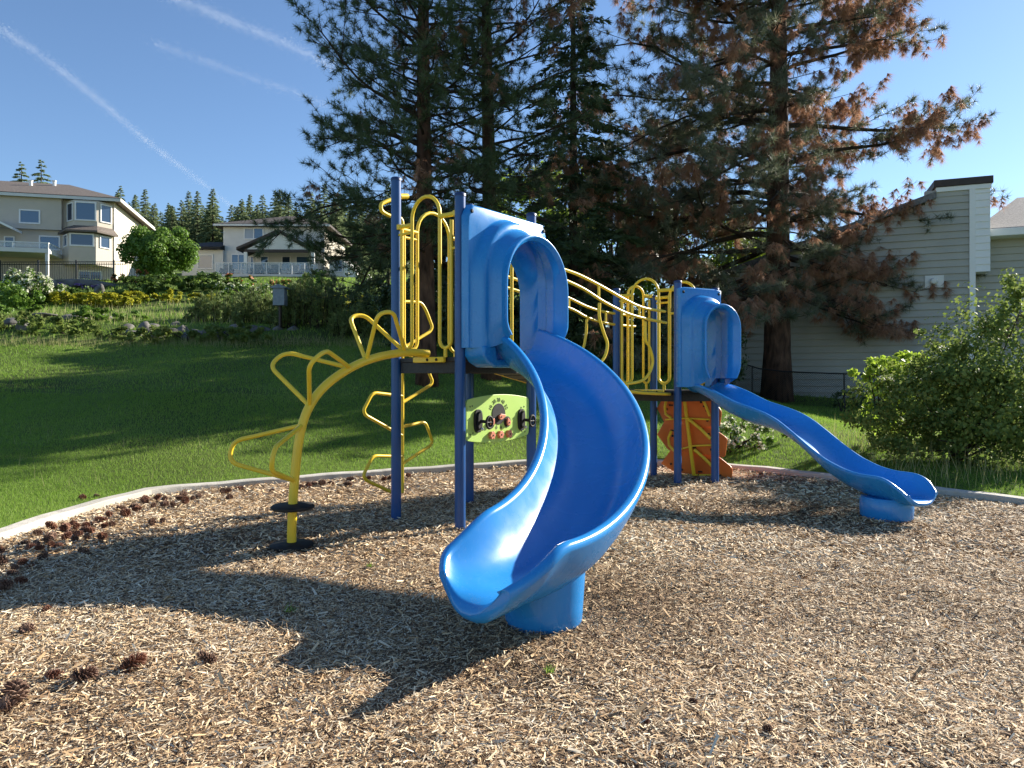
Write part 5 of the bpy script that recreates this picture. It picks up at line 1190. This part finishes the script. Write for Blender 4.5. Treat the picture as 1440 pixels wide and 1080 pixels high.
# ------------------------------------------------------------------ pine cones
def cone_mesh(seed, openness):
    R_ = np.random.default_rng(seed); mb = MB(); n = 88; L = .095
    mb.lathe([(.004,0),(.013,.02),(.012,.06),(.003,L)], 8)
    for i in range(n):
        t = i/n; a = i*2.39996; z = .004+L*.92*t; r = .041*math.sin(PI*(.16+.80*t))**.8*(1+.08*R_.normal()); el = -.55+1.5*t+.12*R_.normal()
        d = V3(math.cos(a)*math.cos(el), math.sin(a)*math.cos(el), math.sin(el)); s = V3(-math.sin(a), math.cos(a), 0); up = np.cross(d, s)
        b = V3(0,0,z); w_ = .0115*(1-.45*t); e = b+d*r
        v = [b+s*.002, b-s*.002, b+d*r*.65-s*w_*.8-up*.0015, e-s*w_*.45, e+d*.004+up*.004, e+s*w_*.45, b+d*r*.65+s*w_*.8-up*.0015]
        lo = [p+up*(-.0035) for p in v]
        mb.add(v+lo, [(0,1,2,3,4,5,6)[::-1],(7,8,9,10,11,12,13)]+[(j,(j+1)%7,(j+1)%7+7,j+7) for j in range(7)])
    me = bpy.data.meshes.new('pine_cone'); me.from_pydata(np.concatenate(mb.v).tolist(), [], mb.f); me.materials.append(M['cone']); me.update(); return me
CM = [cone_mesh(i, 1) for i in range(5)]
for i_ in (1, 3): CM[i_].materials[0] = M['conegrey']
lone = [(36,893,'pine cone lying alone in the chips nearest the left edge of the shadow',1.15),(67,958,'leftmost small cone of the three in a row in the near left chips',.95),(105,962,'big open cone, middle of the three in a row in the near left chips',1.25),(173,949,'cone lying right of the other two in the near left chips row',1.15),(301,935,'lone cone in the bright chips left of the slide shadow tip',.9),(24,994,'long cone at the left edge, nearest to the viewer',1.35),(4,1000,'cone cut by the left edge next to the long one',1.1),(216,740,'cone lying apart, right of the cone pile by the kerb',1.05),(230,737,'cone touching its neighbour apart from the kerb pile',.95),(119,708,'pine cone lying in the sunlit lawn behind the kerb',1.0),(133,705,'smaller cone lying in the lawn next to another',.8),(1072,668,'pine cone by the kerb behind the wavy slide',1.1),(1085,1032,'small brown cone in the chips at bottom right',.7),(971,990,'small dark cone fragment in the chips right of the slide foot',.6),(905,1018,'flat small cone in the chips at bottom centre right',.5),(134,864,'small cone fragment half sunk in the chips',.7),(68,859,'small reddish cone fragment in the chips',.7),(115,782,'cone in shade below the kerb pile',.8)]
pile = [(27,769),(47,773),(58,757),(72,770),(78,752),(93,756),(109,745),(124,746),(128,740),(144,744),(160,742),(140,763),(124,763),(117,783),(156,730),(171,724),(181,728),(204,710),(214,718),(229,713),(233,705),(249,705),(261,709),(278,703),(313,694),(325,694),(338,690),(7,798),(35,797),(54,790),(37,824),(15,832),(4,782),(2,832),(89,763),(101,764),(82,772),(66,767),(39,777),(194,716),(200,707),(241,714),(255,701),(272,705),(22,806),(46,801),(12,812),(88,745),(101,741),(135,735),(149,735),(165,719),(218,708),(187,722),(110,757),(60,777),(75,762),(96,749),(131,752),(115,752)]
kerbrow = [(336,690),(316,695),(325,703),(435,686),(445,683),(457,682),(469,681),(488,676),(497,677),(494,683),(521,674),(537,677),(546,676),(577,672),(410,688),(425,687),(383,692)]
def cone_at(px, py, sc_, label, group, z=.035):
    p = ground_at(px, py-6*4.0/ (1600/(py-HY)) if False else py, 0)
    o = bpy.data.objects.new('pine_cone', CM[random.randrange(5)]); C.objects.link(o)
    zz = z*sc_ if sdist(np.array([p[0]]), np.array([p[1]]))[0] < 0 else float(H(p[0],p[1]))+.03
    o.location = (p[0], p[1], zz); o.scale = (sc_*random.uniform(.85,1.12), sc_*random.uniform(.85,1.12), sc_*random.uniform(.8,1.25))
    o.rotation_euler = (random.choice([PI/2, -PI/2])+random.uniform(-.5,.5), random.uniform(-.4,.4), random.uniform(0,6.28))
    tag(o, label, 'pine cone', group)
for px, py, lab, s_ in lone: cone_at(px, py, s_*(.92 if px < 400 else .72), lab, None)
for i, (px, py) in enumerate(pile): cone_at(px, py, random.uniform(.7,1.15), 'brown pine cone in the heap along the left kerb', 'pine cones heaped along the left kerb', z=.035+.04*random.random())
for px, py in kerbrow: cone_at(px, py, random.uniform(.7,1.1), 'brown pine cone at the foot of the back kerb behind the climbers', 'pine cones along the back kerb')
# ------------------------------------------------------------------ contrails: drifting ice, thousands of tiny flakes round a line
mc = bpy.data.materials.new('contrail_ice'); mc.use_nodes = True; nt = mc.node_tree
b = nt.nodes['Principled BSDF']; b.inputs['Base Color'].default_value = (.9,.92,.95,1); b.inputs['Roughness'].default_value = 1
t = nt.nodes.new('ShaderNodeBsdfTranslucent'); t.inputs[0].default_value = (.9,.92,.95,1); mx = nt.nodes.new('ShaderNodeMixShader'); nt.links.new(b.outputs[0], mx.inputs[1]); nt.links.new(t.outputs[0], mx.inputs[2]); nt.links.new(mx.outputs[0], nt.nodes['Material Output'].inputs[0])
for pts, n_, wid, lab in (([(-40,15),(60,80),(150,150),(215,205),(275,250),(345,305)],19000,85,'longest thin white contrail running down from the left edge towards the forest'),
                     ([(215,-15),(290,15),(350,40),(410,65),(470,95)],10000,80,'short white contrail at the top of the sky left of the pines'),
                     ([(215,60),(280,83),(340,105),(400,125),(460,148)],4500,80,'faintest white contrail, just below the short one left of the pines')):
    alt = 2400; P = []
    for px, py in pts:
        r_ = V3((px-CX)/F, 1, (HY-py)/F); P.append(r_*(alt/r_[2]) + V3(0,0,EYE))
    P = catmull(P, 30); T_ = np.linspace(0, 1, len(P)); u = rng.random(n_); keep = rng.random(n_) < (.45+.55*np.abs(np.sin(u*23+2*np.sin(u*9)))); u = u[keep]; k = len(u)
    # even spread along the image of the line
    c = np.stack([np.interp(u, T_, P[:,j]) for j in range(3)], 1)+rng.normal(size=(k,3))*wid*np.array([.55,1,.4])*(.6+.8*rng.random((k,1)))*.55
    a, b2 = rdirs(k)*1.7, rdirs(k)*1.7
    o = soup('contrail', np.stack([c-a, c+a, c+b2], 1), mc); tag(o, lab, 'contrail', None, 'stuff')
